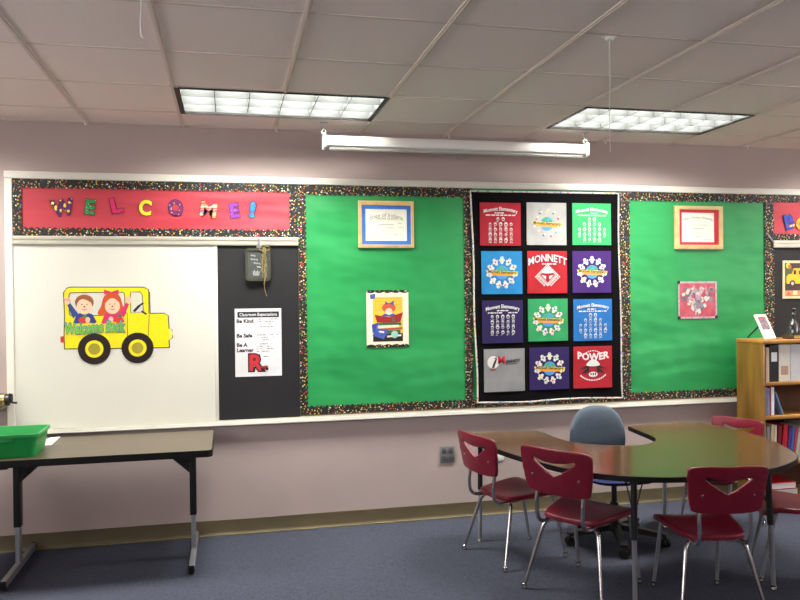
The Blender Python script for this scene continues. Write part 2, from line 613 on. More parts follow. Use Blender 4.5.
e = empty('whiteboard', (-.72, -.011, .79), 'plain cream-white whiteboard panel behind the yellow bus cutout', 'whiteboard')
MB().box(-1.352, -.096, -.020, -.0105, .788, 1.982).build('writing_panel', m_white, e, smooth=0)
MB().box(-.096, -.074, -.024, -.0105, .788, 1.982, bev=.002).build('edge_trim', m_frame, e)
tag(MB().box(-.074, .477, -.0145, -.0105, .788, 1.982).build('chalkboard', m_black, smooth=0), 'narrow black chalkboard between whiteboard and green panel', 'chalkboard')
tag(MB().box(4.292, 6.1, -.0145, -.0105, .788, 1.982).build('chalkboard', m_black, smooth=0), 'black chalkboard at the far right above the bookcase', 'chalkboard')

def paper(name, x0, x1, z0, z1, m, label, amp=.004, seed=1):
    rr = random.Random(seed)
    waves = [(rr.uniform(1, 6), rr.uniform(4, 13), rr.uniform(0, 6), rr.uniform(.3, 1)) for _ in range(7)]
    def fn(u, v, k):
        x, z = x0 + (x1 - x0) * u, z0 + (z1 - z0) * v
        ed = min(1, min(u, 1 - u, v, 1 - v) * 12)
        d = sum(a * sin(p * x + q * z + ph + .8 * sin(2.1 * x + ph)) for p, q, ph, a in waves) / 4
        return Vector((x, -.0112 - (.0008 if k else 0) - (amp * (d * .5 + .5) * ed if True else 0), z))
    mb = MB().grid(fn, 44, 44, th=True)
    return tag(mb.build(name, m, smooth=60), label, 'backing paper', 'coloured bulletin board papers')
paper('bulletin_paper', .478, 2.30, .80, 2.409, m_green, 'green bulletin paper panel behind the blue-matted certificate and reading print', seed=3)
paper('bulletin_paper', 2.31, 4.291, .80, 2.409, m_green, 'green bulletin paper panel behind the red-matted certificate, right of the quilt', seed=5)
paper('bulletin_paper', -1.352, .477, 2.041, 2.409, m_redp, 'red bulletin paper banner behind the welcome letters', .003, 8)
paper('bulletin_paper', 4.292, 6.1, 2.041, 2.409, m_redp, 'red bulletin paper banner at the far right above the chalkboard', .003, 9)

def border(x0, x1, z0, z1, side, label, y=-.0185):
    """dotted strip, scalloped on the side(s) that face the paper"""
    P = .036
    pts = []
    def run(a, b, fixed, horiz, sgn, wavy):
        n = max(2, int(abs(b - a) / P * 8)) if wavy else 1
        for k in range(n):
            t = a + (b - a) * k / n
            d = sgn * abs(sin(pi * t / P)) * .013 if wavy else 0
            pts.append((t, fixed + d) if horiz else (fixed + d, t))
    run(x0, x1, z0, True, -1, 'b' in side)
    run(z0, z1, x1, False, 1, 'r' in side)
    run(x1, x0, z1, True, 1, 't' in side)
    run(z1, z0, x0, False, -1, 'l' in side)
    mb = MB().poly([pts], .0008, wp(y))
    return tag(mb.build('border_strip', m_border, smooth=0), label, 'border strip', 'dotted scalloped border strips')
B = 'black dotted scalloped border strip '
border(-1.352, .477, 2.362, 2.409, 'b', B + 'along the top of the welcome banner')
border(-1.352, .477, 2.041, 2.084, 't', B + 'along the bottom of the welcome banner')
border(-1.352, -1.308, 2.084, 2.362, 'r', B + 'at the left end of the welcome banner', -.0195)
border(.428, .477, 2.084, 2.362, 'l', B + 'at the right end of the welcome banner', -.0195)
border(.478, 1.745, 2.350, 2.409, 'b', B + 'along the top of the left green panel')
border(.478, 2.28, .800, .850, 't', B + 'along the bottom of the left green panel')
border(.478, .522, .850, 2.350, 'r', B + 'down the left side of the left green panel', -.0195)
border(1.695, 1.745, .850, 2.350, 'l', B + 'down the left edge of the quilt')
border(2.90, 4.291, 2.352, 2.409, 'b', B + 'along the top of the right green panel')
border(2.29, 4.291, .800, .850, 't', B + 'along the bottom of the right green panel')
border(2.925, 3.012, .850, 2.352, 'r', B + 'down the right edge of the quilt')
border(4.222, 4.290, .850, 2.352, 'lr', B + 'down the right side of the right green panel', -.0195)
border(4.292, 6.1, 2.362, 2.409, 'b', B + 'along the top of the right red banner')
border(4.292, 6.1, 2.041, 2.084, 't', B + 'along the bottom of the right red banner')
# a loose curl of torn paper between the right green panel and the map rail
mb = MB()
mb.grid(lambda u, v, k: Vector((4.240 + .045 * u, -.024 - .012 * sin(pi * v) - .0006 * k, 2.085 - .05 * u + .018 * (v - .5))), 8, 6, th=True)
tag(mb.build('paper_curl', m_paper), 'small curled white paper tear where the right green panel meets the red banner', 'paper')

# letters of the banners
m_ink = flat((26, 20, 30))
lm = {
 'W': dots_mat('letter_purple_yellow_dots', (84, 22, 92), [(240, 214, 90), (238, 206, 70), (246, 226, 120)], 40, .38),
 'E': dots_mat('letter_green_specks', (44, 132, 70), [(150, 205, 150), (170, 214, 160), (90, 170, 100)], 95, .3),
 'L': dots_mat('letter_pink', (204, 26, 96), [(222, 50, 116), (190, 20, 84), (214, 40, 106)], 70, .3),
 'C': dots_mat('letter_yellow_dots', (236, 216, 30), [(250, 246, 190), (250, 240, 160), (244, 232, 110)], 75, .3),
 'O': dots_mat('letter_plum_dots', (112, 26, 98), [(226, 200, 220), (216, 180, 60), (150, 150, 210)], 62, .32),
 'M': stripes_mat('letter_stripes', [(232, 170, 60), (216, 60, 110), (238, 214, 120), (100, 160, 190), (226, 120, 60), (206, 50, 96)], 6),
 'e': dots_mat('letter_violet', (126, 50, 160), [(96, 30, 140), (160, 90, 196), (110, 40, 150)], 80, .35),
 '!': mat('letter_blue', (40, 140, 216), .5, noise=(30, (30, 90, 190))),
}
def letter(ch, x, z, size, rot, m, label, sx=1.0, group='letters of the welcome banner', b=(.074, .046)):
    e = empty('banner_letter', (x, -.0175, z), label, 'letter', group)
    mb = MB(); add_text(mb, ch, size, x, z, -.0178, 0, b[0], .001, rot=rot, sx=sx, res=5); mb.build('outline', m_ink, e, smooth=0)
    mb = MB(); add_text(mb, ch, size, x, z, -.0195, 0, b[1], .0006, rot=rot, sx=sx, res=5); mb.build('letter_face', m, e, smooth=0)
letter('W', -1.050, 2.220, .138, radians(10), lm['W'], 'purple letter W with yellow dots', .86)
letter('E', -.886, 2.228, .128, radians(-8), lm['E'], 'green speckled letter E, first E of the welcome banner')
letter('L', -.722, 2.240, .132, radians(12), lm['L'], 'bright pink letter L of the welcome banner', 1.1)
letter('C', -.538, 2.228, .132, radians(-6), lm['C'], 'yellow letter C of the welcome banner', .85)
letter('O', -.341, 2.230, .136, radians(12), lm['O'], 'plum letter O with pale dots on the welcome banner', .84)
letter('M', -.128, 2.222, .138, radians(-9), lm['M'], 'multicolour striped letter M of the welcome banner', 1.12, b=(.052, .026))
letter('E', .043, 2.216, .128, radians(9), lm['e'], 'violet letter E, last letter of the welcome banner')
letter('!', .166, 2.222, .140, radians(-9), lm['!'], 'blue exclamation mark at the end of the welcome banner', 1.3)
lb = dots_mat('letter_blue_patches', (40, 60, 160), [(214, 40, 60), (240, 210, 60), (60, 70, 190), (170, 40, 120)], 30, .42)
letter('B', 4.445, 2.186, .155, radians(14), lb, 'blue and red patterned letter on the right red banner', 1.0, 'letters of the right red banner')
lo = dots_mat('letter_orange', (236, 160, 40), [(246, 214, 90), (220, 120, 40), (240, 180, 60)], 40, .3)
letter('O', 4.565, 2.172, .13, radians(0), lo, 'orange round letter cut by the right edge of view', 1.0, 'letters of the right red banner')

# ------------------------------------------------------------------ school bus cutout on the whiteboard
m_by = flat((224, 207, 22), .35)
e = empty('bus_cutout', (-.72, -.0205, 1.195), 'yellow die-cut school bus with two waving children stuck on the whiteboard', 'wall cutout')
Y0 = -.0206
def bus_outline(d):
    return ([(-1.048 - d, 1.305 - d), (-1.050 - d, 1.40), (-1.045 - d, 1.52), (-1.050 - d, 1.67), (-1.035, 1.695 + d), (-1.01, 1.703 + d), (-.56, 1.699 + d),
             (-.533, 1.690 + d), (-.520 + d, 1.665), (-.518 + d, 1.523 + d), (-.425, 1.523 + d), (-.402 + d, 1.510), (-.397 + d, 1.42), (-.380 + d, 1.415), (-.376 + d, 1.36), (-.398 + d, 1.345), (-.396 + d, 1.297 - d)])
h1 = rect(-1.022, -.672, 1.515, 1.672, .02)
h2 = [(-.640, 1.530), (-.555, 1.530), (-.560, 1.650), (-.575, 1.672), (-.640, 1.672)]
def shrink(p, d):
    return offset_loop(p, -d)
mb = MB()
mb.poly([bus_outline(.006), list(reversed(shrink(h1, .005))), list(reversed(shrink(h2, .005)))], .0012, wp(Y0))
mb.build('bus_outline', m_ink, e, smooth=0)
mb = MB()
mb.poly([bus_outline(0), list(reversed(h1)), list(reversed(h2))], .0008, wp(Y0 - .0012))
mb.build('bus_body', m_by, e, smooth=0)
mb = MB()
for a, b in (((-.660, 1.53), (-.660, 1.30)), ((-.520, 1.52), (-.530, 1.36)), ((-.523, 1.523), (-.523, 1.69))):
    mb.poly([[(a[0] - .002, a[1]), (b[0] - .002, b[1]), (b[0] + .002, b[1]), (a[0] + .002, a[1])]], .0004, wp(Y0 - .002))
mb.poly([[(-.625, 1.545), (-.612, 1.535), (-.575, 1.575), (-.59, 1.583)]], .0004, wp(Y0 - .002))
mb.poly([rotp(rect(-.575, -.535, 1.526, 1.538), -.555, 1.53, radians(-35))], .0004, wp(Y0 - .002))
mb.poly([rotp(rect(-.598, -.552, 1.578, 1.590), -.575, 1.584, radians(35))], .0004, wp(Y0 - .002))
mb.build('door_line', m_ink, e, smooth=0)
MB().poly([[(-.395, 1.345), (-.378, 1.36), (-.372, 1.39), (-.380, 1.415), (-.395, 1.42)]], .001, wp(Y0 - .002)).build('headlight', flat((240, 232, 110)), e, smooth=0)
MB().poly([rect(-1.075, -1.050, 1.345, 1.385, .008)], .001, wp(Y0 - .002)).build('tail_light', flat((190, 50, 30)), e, smooth=0)
for cx in (-.868, -.597):
    w = MB().poly([circ(cx, 1.298, .102, 32)], .0012, wp(Y0 - .0024)).build('wheel', flat((30, 22, 20), .35), e, smooth=0)
    MB().poly([circ(cx, 1.297, .057, 28)], .0006, wp(Y0 - .0036)).build('hub_ring', m_by, w, smooth=0)
    MB().poly([circ(cx, 1.297, .038, 24)], .0006, wp(Y0 - .0042)).build('hub', flat((150, 140, 50), .35), w, smooth=0)
sk, hair1, hair2, blue, pink, apple, leaf = (flat(c) for c in ((240, 190, 160), (140, 76, 36), (190, 74, 26), (36, 56, 120), (196, 36, 96), (204, 40, 30), (40, 130, 50)))
def child(cx, hair, shirt, girl, nm):
    mb = MB(); ms = [hair, sk, shirt, apple, leaf, m_ink, pink]
    y = Y0 - .0024
    if girl:
        mb.poly([smooth_closed([(cx - .085, 1.52), (cx - .07, 1.58), (cx - .05, 1.645), (cx, 1.672), (cx + .045, 1.645), (cx + .065, 1.58), (cx + .08, 1.52)], 4)], .0005, wp(y), 0)
    else:
        mb.poly([circ(cx, 1.605, .058, 24, .052)], .0005, wp(y), 0)
    mb.poly([[(cx - .07, 1.470), (cx - .05, 1.525), (cx, 1.545), (cx + .05, 1.525), (cx + .075, 1.475), (cx + .06, 1.465), (cx, 1.478), (cx - .06, 1.462)]], .0005, wp(y - .0003), 2)
    s = 1 if girl else -1                        # raised arm
    mb.poly([[(cx + s * .04, 1.53), (cx + s * .085, 1.60), (cx + s * .105, 1.59), (cx + s * .07, 1.50)]], .0005, wp(y - .0004), 2)
    hx, hz = cx + s * .105, 1.61
    mb.poly([circ(hx, hz, .018, 14)], .0005, wp(y - .0006), 1)
    for k in range(4):
        a = radians(60 + 22 * k)
        mb.poly([rotp(rect(hx - .004, hx + .004, hz + .01, hz + .033, .0035), hx, hz, a - pi / 2)], .0005, wp(y - .0006), 1)
    mb.poly([rotp(rect(hx - .004, hx + .004, hz + .008, hz + .026, .0035), hx, hz, radians(55 if not girl else -55) * -1)], .0005, wp(y - .0006), 1)
    mb.poly([circ(cx, 1.578, .047, 24, .052)], .0005, wp(y - .0006), 1)
    if girl:
        mb.poly([smooth_closed([(cx - .045, 1.60), (cx - .02, 1.655), (cx + .02, 1.655), (cx + .045, 1.60), (cx, 1.637)], 4)], .0004, wp(y - .0012), 0)
        for q in (-1, 1):
            mb.poly([[(cx - .005, 1.672), (cx - .005 + q * .045, 1.688), (cx - .005 + q * .045, 1.655)]], .0006, wp(y - .0014), 6)
    else:
        mb.poly([smooth_closed([(cx - .05, 1.60), (cx - .03, 1.648), (cx + .03, 1.648), (cx + .05, 1.60), (cx + .01, 1.622), (cx - .02, 1.625)], 4)], .0004, wp(y - .0012), 0)
    for q in (-1, 1):
        mb.poly([circ(cx + q * .016, 1.592, .004, 10)], .0004, wp(y - .0013), 5)
    mb.poly([[(cx - .022, 1.563), (cx, 1.552), (cx + .022, 1.563), (cx, 1.557)]], .0004, wp(y - .0013), 5)
    mb.poly([circ(cx, 1.576, .006, 10)], .0004, wp(y - .0013), 0)
    ax = cx + (-.01 if not girl else .035)
    mb.poly([circ(ax, 1.488, .026, 16, .022)], .0005, wp(y - .0014), 3)
    mb.poly([circ(ax + .01, 1.512, .017, 10, .008, .5)], .0005, wp(y - .0017), 4)
    mb.poly([circ(cx + .02 if not girl else cx - .01, 1.49, .015, 12, .019)], .0005, wp(y - .0019), 1)
    mb.build('child_figure', ms, e, smooth=0)['label'] = nm
child(-.926, hair1, blue, False, 'brown-haired child figure in blue, waving')
child(-.752, hair2, pink, True, 'long red-haired child figure with pink bow, waving')
mb = MB()
add_text(mb, 'Welcome Back', .098, -.866, 1.436, Y0 - .005, 0, .075, .0005, sx=.61, shear=.12, warp=lambda u, w: (u, w + .006 * sin(u * 14)))
mb.build('lettering_outline', flat((30, 70, 150)), e, smooth=0)
mb = MB()
add_text(mb, 'Welcome Back', .098, -.866, 1.436, Y0 - .006, 0, .036, .0005, sx=.61, shear=.12, warp=lambda u, w: (u, w + .006 * sin(u * 14)))
mb.build('lettering', flat((112, 176, 64)), e, smooth=0)

# ------------------------------------------------------------------ mini chalkboard clipped to the rail
e = empty('hanging_slate', (.195, -.033, 1.735), 'small dark green framed slate with raffia bow clipped to the map rail', 'hanging sign')
mb = MB().poly([rect(.113, .283, 1.738, 1.965, .025), list(reversed(rect(.131, .265, 1.758, 1.945, .012)))], .016, wp(-.034))
mb.build('frame', mat('slate_frame', (58, 62, 44), .55, noise=(20, (48, 52, 36))), e)
MB().box(.125, .27, -.043, -.035, 1.75, 1.95).build('slate_panel', mat('slate_panel_grey', (58, 62, 62), .6, noise=(25, (70, 74, 74))), e, smooth=0)
mb = MB()
for z, w, x in ((1.915, .03, .165), (1.888, .05, .172), (1.862, .045, .19), (1.836, .03, .205)):   # chalk scribble
    pts = [Vector((x - w / 2 + w * k / 10, -.0437, z + .006 * sin(k * 2.3) - .0005 * k)) for k in range(11)]
    mb.tube(pts, .0016, 5)
for k in range(5):
    mb.tube([Vector((.17 + .008 * k, -.0437, 1.775)), Vector((.165 + .010 * k, -.0437, 1.805 + .006 * (k % 2)))], .0016, 5)
mb.build('chalk_marks', flat((190, 195, 190)), e, smooth=0)
mb = MB()
rr = random.Random(2)
for k in range(9):
    x = .235 + rr.uniform(-.012, .012)
    pts = [Vector((x, -.052, 1.962 + rr.uniform(-.01, .01)))]
    dx = rr.uniform(-.03, .035)
    ln = rr.uniform(.14, .33)
    for q in range(1, 6):
        pts.append(Vector((x + dx * q / 5 + .008 * sin(q * 2 + k), -.054 - .004 * sin(q + k), 1.962 - ln * q / 5)))
    mb.tube(smooth_path(pts, 3), .0016, 5)
for q, s in ((-1, .03), (1, .045)):
    mb.tube([Vector((.235 + q * s * (1 - cos(t)) / 2 * 1.0, -.054, 1.962 + .014 * sin(t))) for t in [2 * pi * k / 14 for k in range(14)]], .0018, 5, closed=True)
mb.build('raffia_bow', m_raffia, e)
mb = MB().box(.19, .222, -.046, -.0335, 1.955, 1.992, bev=.003).box(.199, .213, -.052, -.0335, 1.985, 2.028, bev=.003)
mb.build('clip', m_steel, e)

# ------------------------------------------------------------------ classroom poster
e = empty('expectations_poster', (.196, -.015, 1.08), 'laminated white classroom expectations poster on the narrow chalkboard', 'poster')
def pf(u, v, k):
    return Vector((.038 + .316 * u, -.0155 - .0004 * sin(pi * u) * sin(pi * v) - .0008 * k, 1.081 + .468 * v))
MB().grid(pf, 14, 18, th=True).build('sheet', m_lam, e, smooth=60)
yb = -.0169
MB().box(.056, .338, yb - .0008, yb, 1.487, 1.527).build('header_bar', flat((30, 30, 32)), e, smooth=0)
mb = MB(); add_text(mb, 'Classroom Expectations', .031, .197, 1.507, yb - .0014, 0, .004, sx=.84); mb.build('header_lettering', flat((235, 235, 235)), e, smooth=0)
mb = MB()
for s, z in (('Be Kind', 1.462), ('Be Safe', 1.362), ('Be A', 1.298), ('Learner', 1.262)):
    add_text(mb, s, .036, .05, z, yb, 0, .036, left=True, res=4, sx=1.0)
mb.build('rule_lettering', flat((20, 20, 22)), e, smooth=0)
def dashes(mb, x0, x1, z, h, y, rr, mi=0, fill=.8):
    x = x0
    while x < x1:
        w = rr.uniform(h * .8, h * 4)
        if rr.random() < fill:
            mb.box(x, min(x + w, x1), y - .0004, y, z - h / 2, z + h / 2, mi)
        x += w + h * .7
mb = MB(); rr = random.Random(5)
for z, a, b in ((1.475, .20, .335), (1.458, .20, .30), (1.441, .20, .325), (1.424, .21, .30), (1.366, .185, .33), (1.349, .19, .32), (1.332, .21, .27), (1.304, .185, .29), (1.287, .185, .27), (1.270, .185, .30), (1.253, .185, .285)):
    dashes(mb, a, b, z, .006, yb, rr)
mb.build('small_print', flat((120, 120, 124)), e, smooth=0)
mb = MB(); add_text(mb, 'R', .15, .172, 1.170, yb, 0, .10, res=4, sx=1.0); mb.build('emblem_outline', flat((40, 20, 22)), e, smooth=0)
mb = MB(); add_text(mb, 'R', .15, .172, 1.170, yb - .0012, 0, .035, sx=1.0, res=4); mb.build('emblem_letter', flat((186, 38, 48)), e, smooth=0)
mb = MB()
mb.poly([[(.205, 1.130), (.215, 1.150), (.255, 1.155), (.262, 1.135), (.25, 1.125), (.215, 1.122)]], .0005, wp(yb - .002), 0)
mb.poly([circ(.222, 1.128, .010, 12)], .0005, wp(yb - .0026), 1); mb.poly([circ(.252, 1.130, .010, 12)], .0005, wp(yb - .0026), 1)
mb.poly([rect(.20, .206, 1.20, 1.235)], .0004, wp(yb), 1); mb.poly([rect(.23, .262, 1.215, 1.219)], .0004, wp(yb), 1)
mb.build('emblem_detail', [flat((150, 30, 40)), m_ink], e, smooth=0)

# ------------------------------------------------------------------ framed certificates
def certificate(x0, x1, z0, z1, mx0, mx1, mz0, mz1, px0, px1, pz0, pz1, mm, label, title, blue):
    x0, x1, mx0, mx1, px0, px1 = (v * .9945 for v in (x0, x1, mx0, mx1, px0, px1))
    z0, z1, mz0, mz1, pz0, pz1 = (1.634 + (v - 1.634) * .9945 for v in (z0, z1, mz0, mz1, pz0, pz1))
    e = empty('framed_certificate', ((x0 + x1) / 2, -.018, z0), label, 'framed certificate')
    y = -.0172
    mb = MB()
    mb.poly([rect(x0, x1, z0, z1), list(reversed(rect(mx0, mx1, mz0, mz1)))], .016, wp(y))
    mb.poly([rect(x0 + .012, x1 - .012, z0 + .012, z1 - .012), list(reversed(rect(mx0 - .008, mx1 + .008, mz0 - .008, mz1 + .008)))], .004, wp(y - .016))
    mb.build('frame', m_gold, e, smooth=0)
    MB().poly([rect(mx0 - .004, mx1 + .004, mz0 - .004, mz1 + .004), list(reversed(rect(px0, px1, pz0, pz1)))], .007, wp(y)).build('mat_board', mm, e, smooth=0)
    MB().box(px0 - .003, px1 + .003, y - .004, y, pz0 - .003, pz1 + .003).build('document', m_cert, e, smooth=0)
    cx = (px0 + px1) / 2
    h = pz1 - pz0
    mb = MB(); rr = random.Random(int(x0 * 100))
    yy = y - .0045
    if blue:
        add_text(mb, title, .040, cx, pz1 - h * .19, yy, 0, .0, shear=.1, warp=arch(1.6), sx=.98, res=4)
        add_text(mb, 'Teacher License', .024, cx, pz1 - h * .29, yy, 0, .008)
        rows = ((.34, .06, .94, .003), (.49, .32, .68, .010), (.58, .08, .16, .006), (.59, .5, .68, .007), (.575, .8, .92, .005), (.44, .78, .88, .006), (.79, .42, .5, .006), (.8, .7, .76, .008), (.85, .08, .26, .005), (.9, .06, .6, .005), (.93, .06, .2, .004))
    else:
        add_text(mb, title, .027, cx, pz1 - h * .16, yy, 0, .0, warp=arch(1.1), sx=.86, res=4)
        rows = ((.27, .25, .75, .004), (.42, .26, .78, .008), (.54, .36, .68, .011), (.60, .4, .62, .004), (.68, .35, .66, .004), (.72, .4, .6, .004), (.82, .44, .56, .012), (.9, .15, .3, .005), (.91, .68, .92, .007))
    for f, a, b, hh in rows:
        MB().box(px0 + (px1 - px0) * a, px0 + (px1 - px0) * b, yy - .0004, yy, pz1 - h * f - hh * .4, pz1 - h * f + hh * .4).build('text_line', flat((186, 188, 172)), e, smooth=0)
    mb.build('lettering', flat((140, 143, 128)), e, smooth=0)
certificate(.906, 1.312, 1.973, 2.308, .931, 1.291, 1.995, 2.276, .959, 1.262, 2.022, 2.250, m_bluemat,
            'framed certificate with blue mat in pale gold frame on the left green panel', 'State of Indiana', True)
certificate(3.420, 3.848, 1.970, 2.310, 3.460, 3.814, 2.003, 2.282, 3.485, 3.774, 2.026, 2.258, m_redmat,
            'framed certificate with red mat in pale gold frame on the right green panel', 'Indiana Wesleyan University', False)

# ------------------------------------------------------------------ reading print (plain generic picture of a child behind a book)
e = empty('reading_print', (1.108, -.018, 1.258), 'colourful print of a child reading over a pile of books on the left green panel', 'picture')
y = -.0185
MB().box(.954, 1.262, y - .001, y, 1.259, 1.668).build('sheet', dots_mat('print_sheet', (236, 228, 200), [(220, 180, 160), (236, 228, 200), (214, 206, 170)], 70, .18), e, smooth=0)
c = lambda t: 0
mb = MB()
pm = [flat(k) for k in ((238, 186, 60), (150, 30, 34), (196, 84, 44), (240, 205, 180), (48, 70, 160), (60, 84, 170), (46, 110, 70), (226, 214, 186), (30, 26, 26), (190, 90, 50), (150, 196, 180), (120, 80, 60), (214, 160, 50))]
Y = lambda k: wp(y - .001 - .0003 * k)
def P(fx, fz):                       # fractions of the sheet
    return (.954 + .308 * fx, 1.668 - .409 * fz)
def poly(ps, k, mi):
    mb.poly([[P(*p) for p in ps]], .0003, Y(k), mi)
poly([(.15, .12), (.86, .12), (.86, .90), (.15, .90)], 0, 0)
rr = random.Random(4)
for r in range(5):
    x = .2
    while x < .82:
        w = rr.uniform(.02, .08)
        poly([(x, .14 + r * .05), (min(x + w, .84), .14 + r * .05), (min(x + w, .84), .155 + r * .05), (x, .155 + r * .05)], 1, 12)
        x += w + .02
poly([(.15, .76), (.86, .76), (.86, .90), (.15, .90)], 1, 8)
mb.poly([[(P(.53, .31)[0] + .05 * cos(t), P(.53, .31)[1] + .036 * sin(t)) for t in [2 * pi * k / 20 for k in range(20)]]], .0003, Y(2), 2)
mb.poly([[(P(.53, .37)[0] + .026 * cos(t), P(.53, .37)[1] + .022 * sin(t)) for t in [2 * pi * k / 20 for k in range(20)]]], .0003, Y(3), 3)
poly([(.53, .24), (.44, .19), (.45, .26)], 3, 4); poly([(.53, .24), (.66, .18), (.64, .27)], 3, 4)
poly([(.34, .46), (.42, .41), (.53, .43), (.64, .41), (.74, .46)], 3, 5)
poly([(.45, .41), (.53, .44), (.61, .41), (.58, .39), (.48, .39)], 4, 7)
poly([(.19, .43), (.53, .475), (.53, .58), (.25, .56)], 5, 1); poly([(.53, .475), (.87, .39), (.80, .56), (.53, .58)], 5, 1)
poly([(.60, .48), (.68, .47), (.66, .60), (.60, .60)], 6, 11)
poly([(.28, .57), (.82, .57), (.82, .62), (.28, .62)], 6, 6)
poly([(.22, .62), (.76, .61), (.77, .66), (.23, .67)], 7, 7)
poly([(.30, .67), (.84, .65), (.85, .69), (.31, .71)], 7, 9)
poly([(.40, .71), (.80, .70), (.80, .76), (.40, .77)], 7, 6)
poly([(.12, .60), (.28, .57), (.26, .70), (.14, .75)], 7, 4)
poly([(.24, .665), (.52, .70), (.40, .86), (.13, .79)], 9, 5)
poly([(.30, .71), (.42, .725), (.40, .75), (.28, .735)], 10, 7)
mb.poly([[(P(.66, .78)[0] + .026 * cos(t), P(.66, .78)[1] + .026 * sin(t)) for t in [2 * pi * k / 20 for k in range(20)]]], .0003, Y(8), 10)
poly([(.48, .80), (.82, .78), (.82, .81), (.48, .83)], 7, 7)
poly([(.08, .08), (.22, .06), (.20, .15), (.10, .16)], 3, 5)
mb.build('picture', pm, e, smooth=0)
mb = MB()
for z0, sg in ((1.668, -1), (1.259, 1)):
    pts = [(.954, z0), (1.262, z0)]
    n = 40
    for k in range(n + 1):
        t = 1 - k / n
        pts.append((.954 + .308 * t, z0 + sg * (.014 + .008 * abs(sin(pi * t * 5)))))
    mb.poly([pts], .0006, wp(y - .001))
mb.build('scalloped_edge', m_border, e, smooth=0)

# ------------------------------------------------------------------ photo collage on the right green panel
e = empty('photo_collage', (3.617, -.018, 1.424), 'square pink photo collage in plastic sleeve taped on the right green panel', 'collage')
y = -.0185
MB().box(3.435, 3.773, y - .001, y, 1.425, 1.711).build('sheet', mat('collage_pink', (196, 90, 104), .3, noise=(14, (170, 40, 58), 3)), e, smooth=0)
mb = MB(); rr = random.Random(12)
for k in range(120):
    t = rr.uniform(0, 2 * pi); q = math.sqrt(rr.random())
    hx = sin(t) ** 3
    hz = (13 * cos(t) - 5 * cos(2 * t) - 2 * cos(3 * t) - cos(4 * t)) / 16
    x, z = 3.604 + .138 * hx * q, 1.583 + .124 * hz * q
    a, b = rr.uniform(.006, .017), rr.uniform(.008, .022)
    mb.poly([rotp(rect(x - a, x + a, z - b, z + b, .004, 2), x, z, rr.uniform(-.8, .8))], .0004, wp(y - .001 - .00002 * k), rr.randrange(6))
mb.build('photo_clippings', [flat(k) for k in ((200, 196, 196), (128, 124, 136), (170, 140, 146), (222, 204, 180), (98, 94, 110), (190, 150, 160))], e, smooth=0)
mb = MB().poly([rect(3.432, 3.776, 1.422, 1.714), list(reversed(rect(3.446, 3.762, 1.436, 1.700)))], .0012, wp(y - .0008))
mb.build('silver_edge', mat('silver_tape', (196, 186, 192), .3, noise=(40, (150, 130, 140))), e, smooth=0)
for x, z in ((3.438, 1.708), (3.440, 1.430), (3.769, 1.432)):
    MB().poly([rotp(rect(x - .012, x + .012, z - .012, z + .012), x, z, .2)], .0008, wp(y - .0022)).build('corner_tab', m_ink, e, smooth=0)

# ------------------------------------------------------------------ quilt of twelve T-shirt squares
QY = -.036
def qcorner(u, v):
    tl, tr, bl, br = (1.737, 2.386), (2.914, 2.391), (1.772, .832), (2.936, .832)
    x = (tl[0] * (1 - u) + tr[0] * u) * v + (bl[0] * (1 - u) + br[0] * u) * (1 - v)
    z = (tl[1] * (1 - u) + tr[1] * u) * v + (bl[1] * (1 - u) + br[1] * u) * (1 - v)
    x += .006 * sin(v * 9 + 1) * (1 - 2 * abs(u - .5)) * 0 + .004 * sin(v * 11) * (1 if u < .5 else -1) * abs(u - .5) * 2
    z += .005 * sin(u * 9 + 2) * (1 - v)
    return x, z
def qdepth(u, v):
    return .003 * sin(u * 19 + 1.3) * (1 - v * .8) + .002 * sin(v * 14 + u * 5)
def qfn(u, v, k):
    x, z = qcorner(u, v)
    return Vector((x, QY - qdepth(u, v) + (.008 if k else 0), z))
quilt = MB().grid(qfn, 36, 44, th=True).build('tshirt_quilt', m_quilt, smooth=60)
tag(quilt, 'black wall quilt of twelve coloured T-shirt squares with school prints between the green panels', 'quilt')
mb = MB()
ring = [(k / 40, 1) for k in range(40)] + [(1, 1 - k / 50) for k in range(50)] + [(1 - k / 40, 0) for k in range(40)] + [(0, k / 50) for k in range(50)]
mb.tube([qfn(u, v, 0) + Vector((0, .003, 0)) for u, v in ring], .007, 8, closed=True)
mb.build('binding', m_piping, quilt)

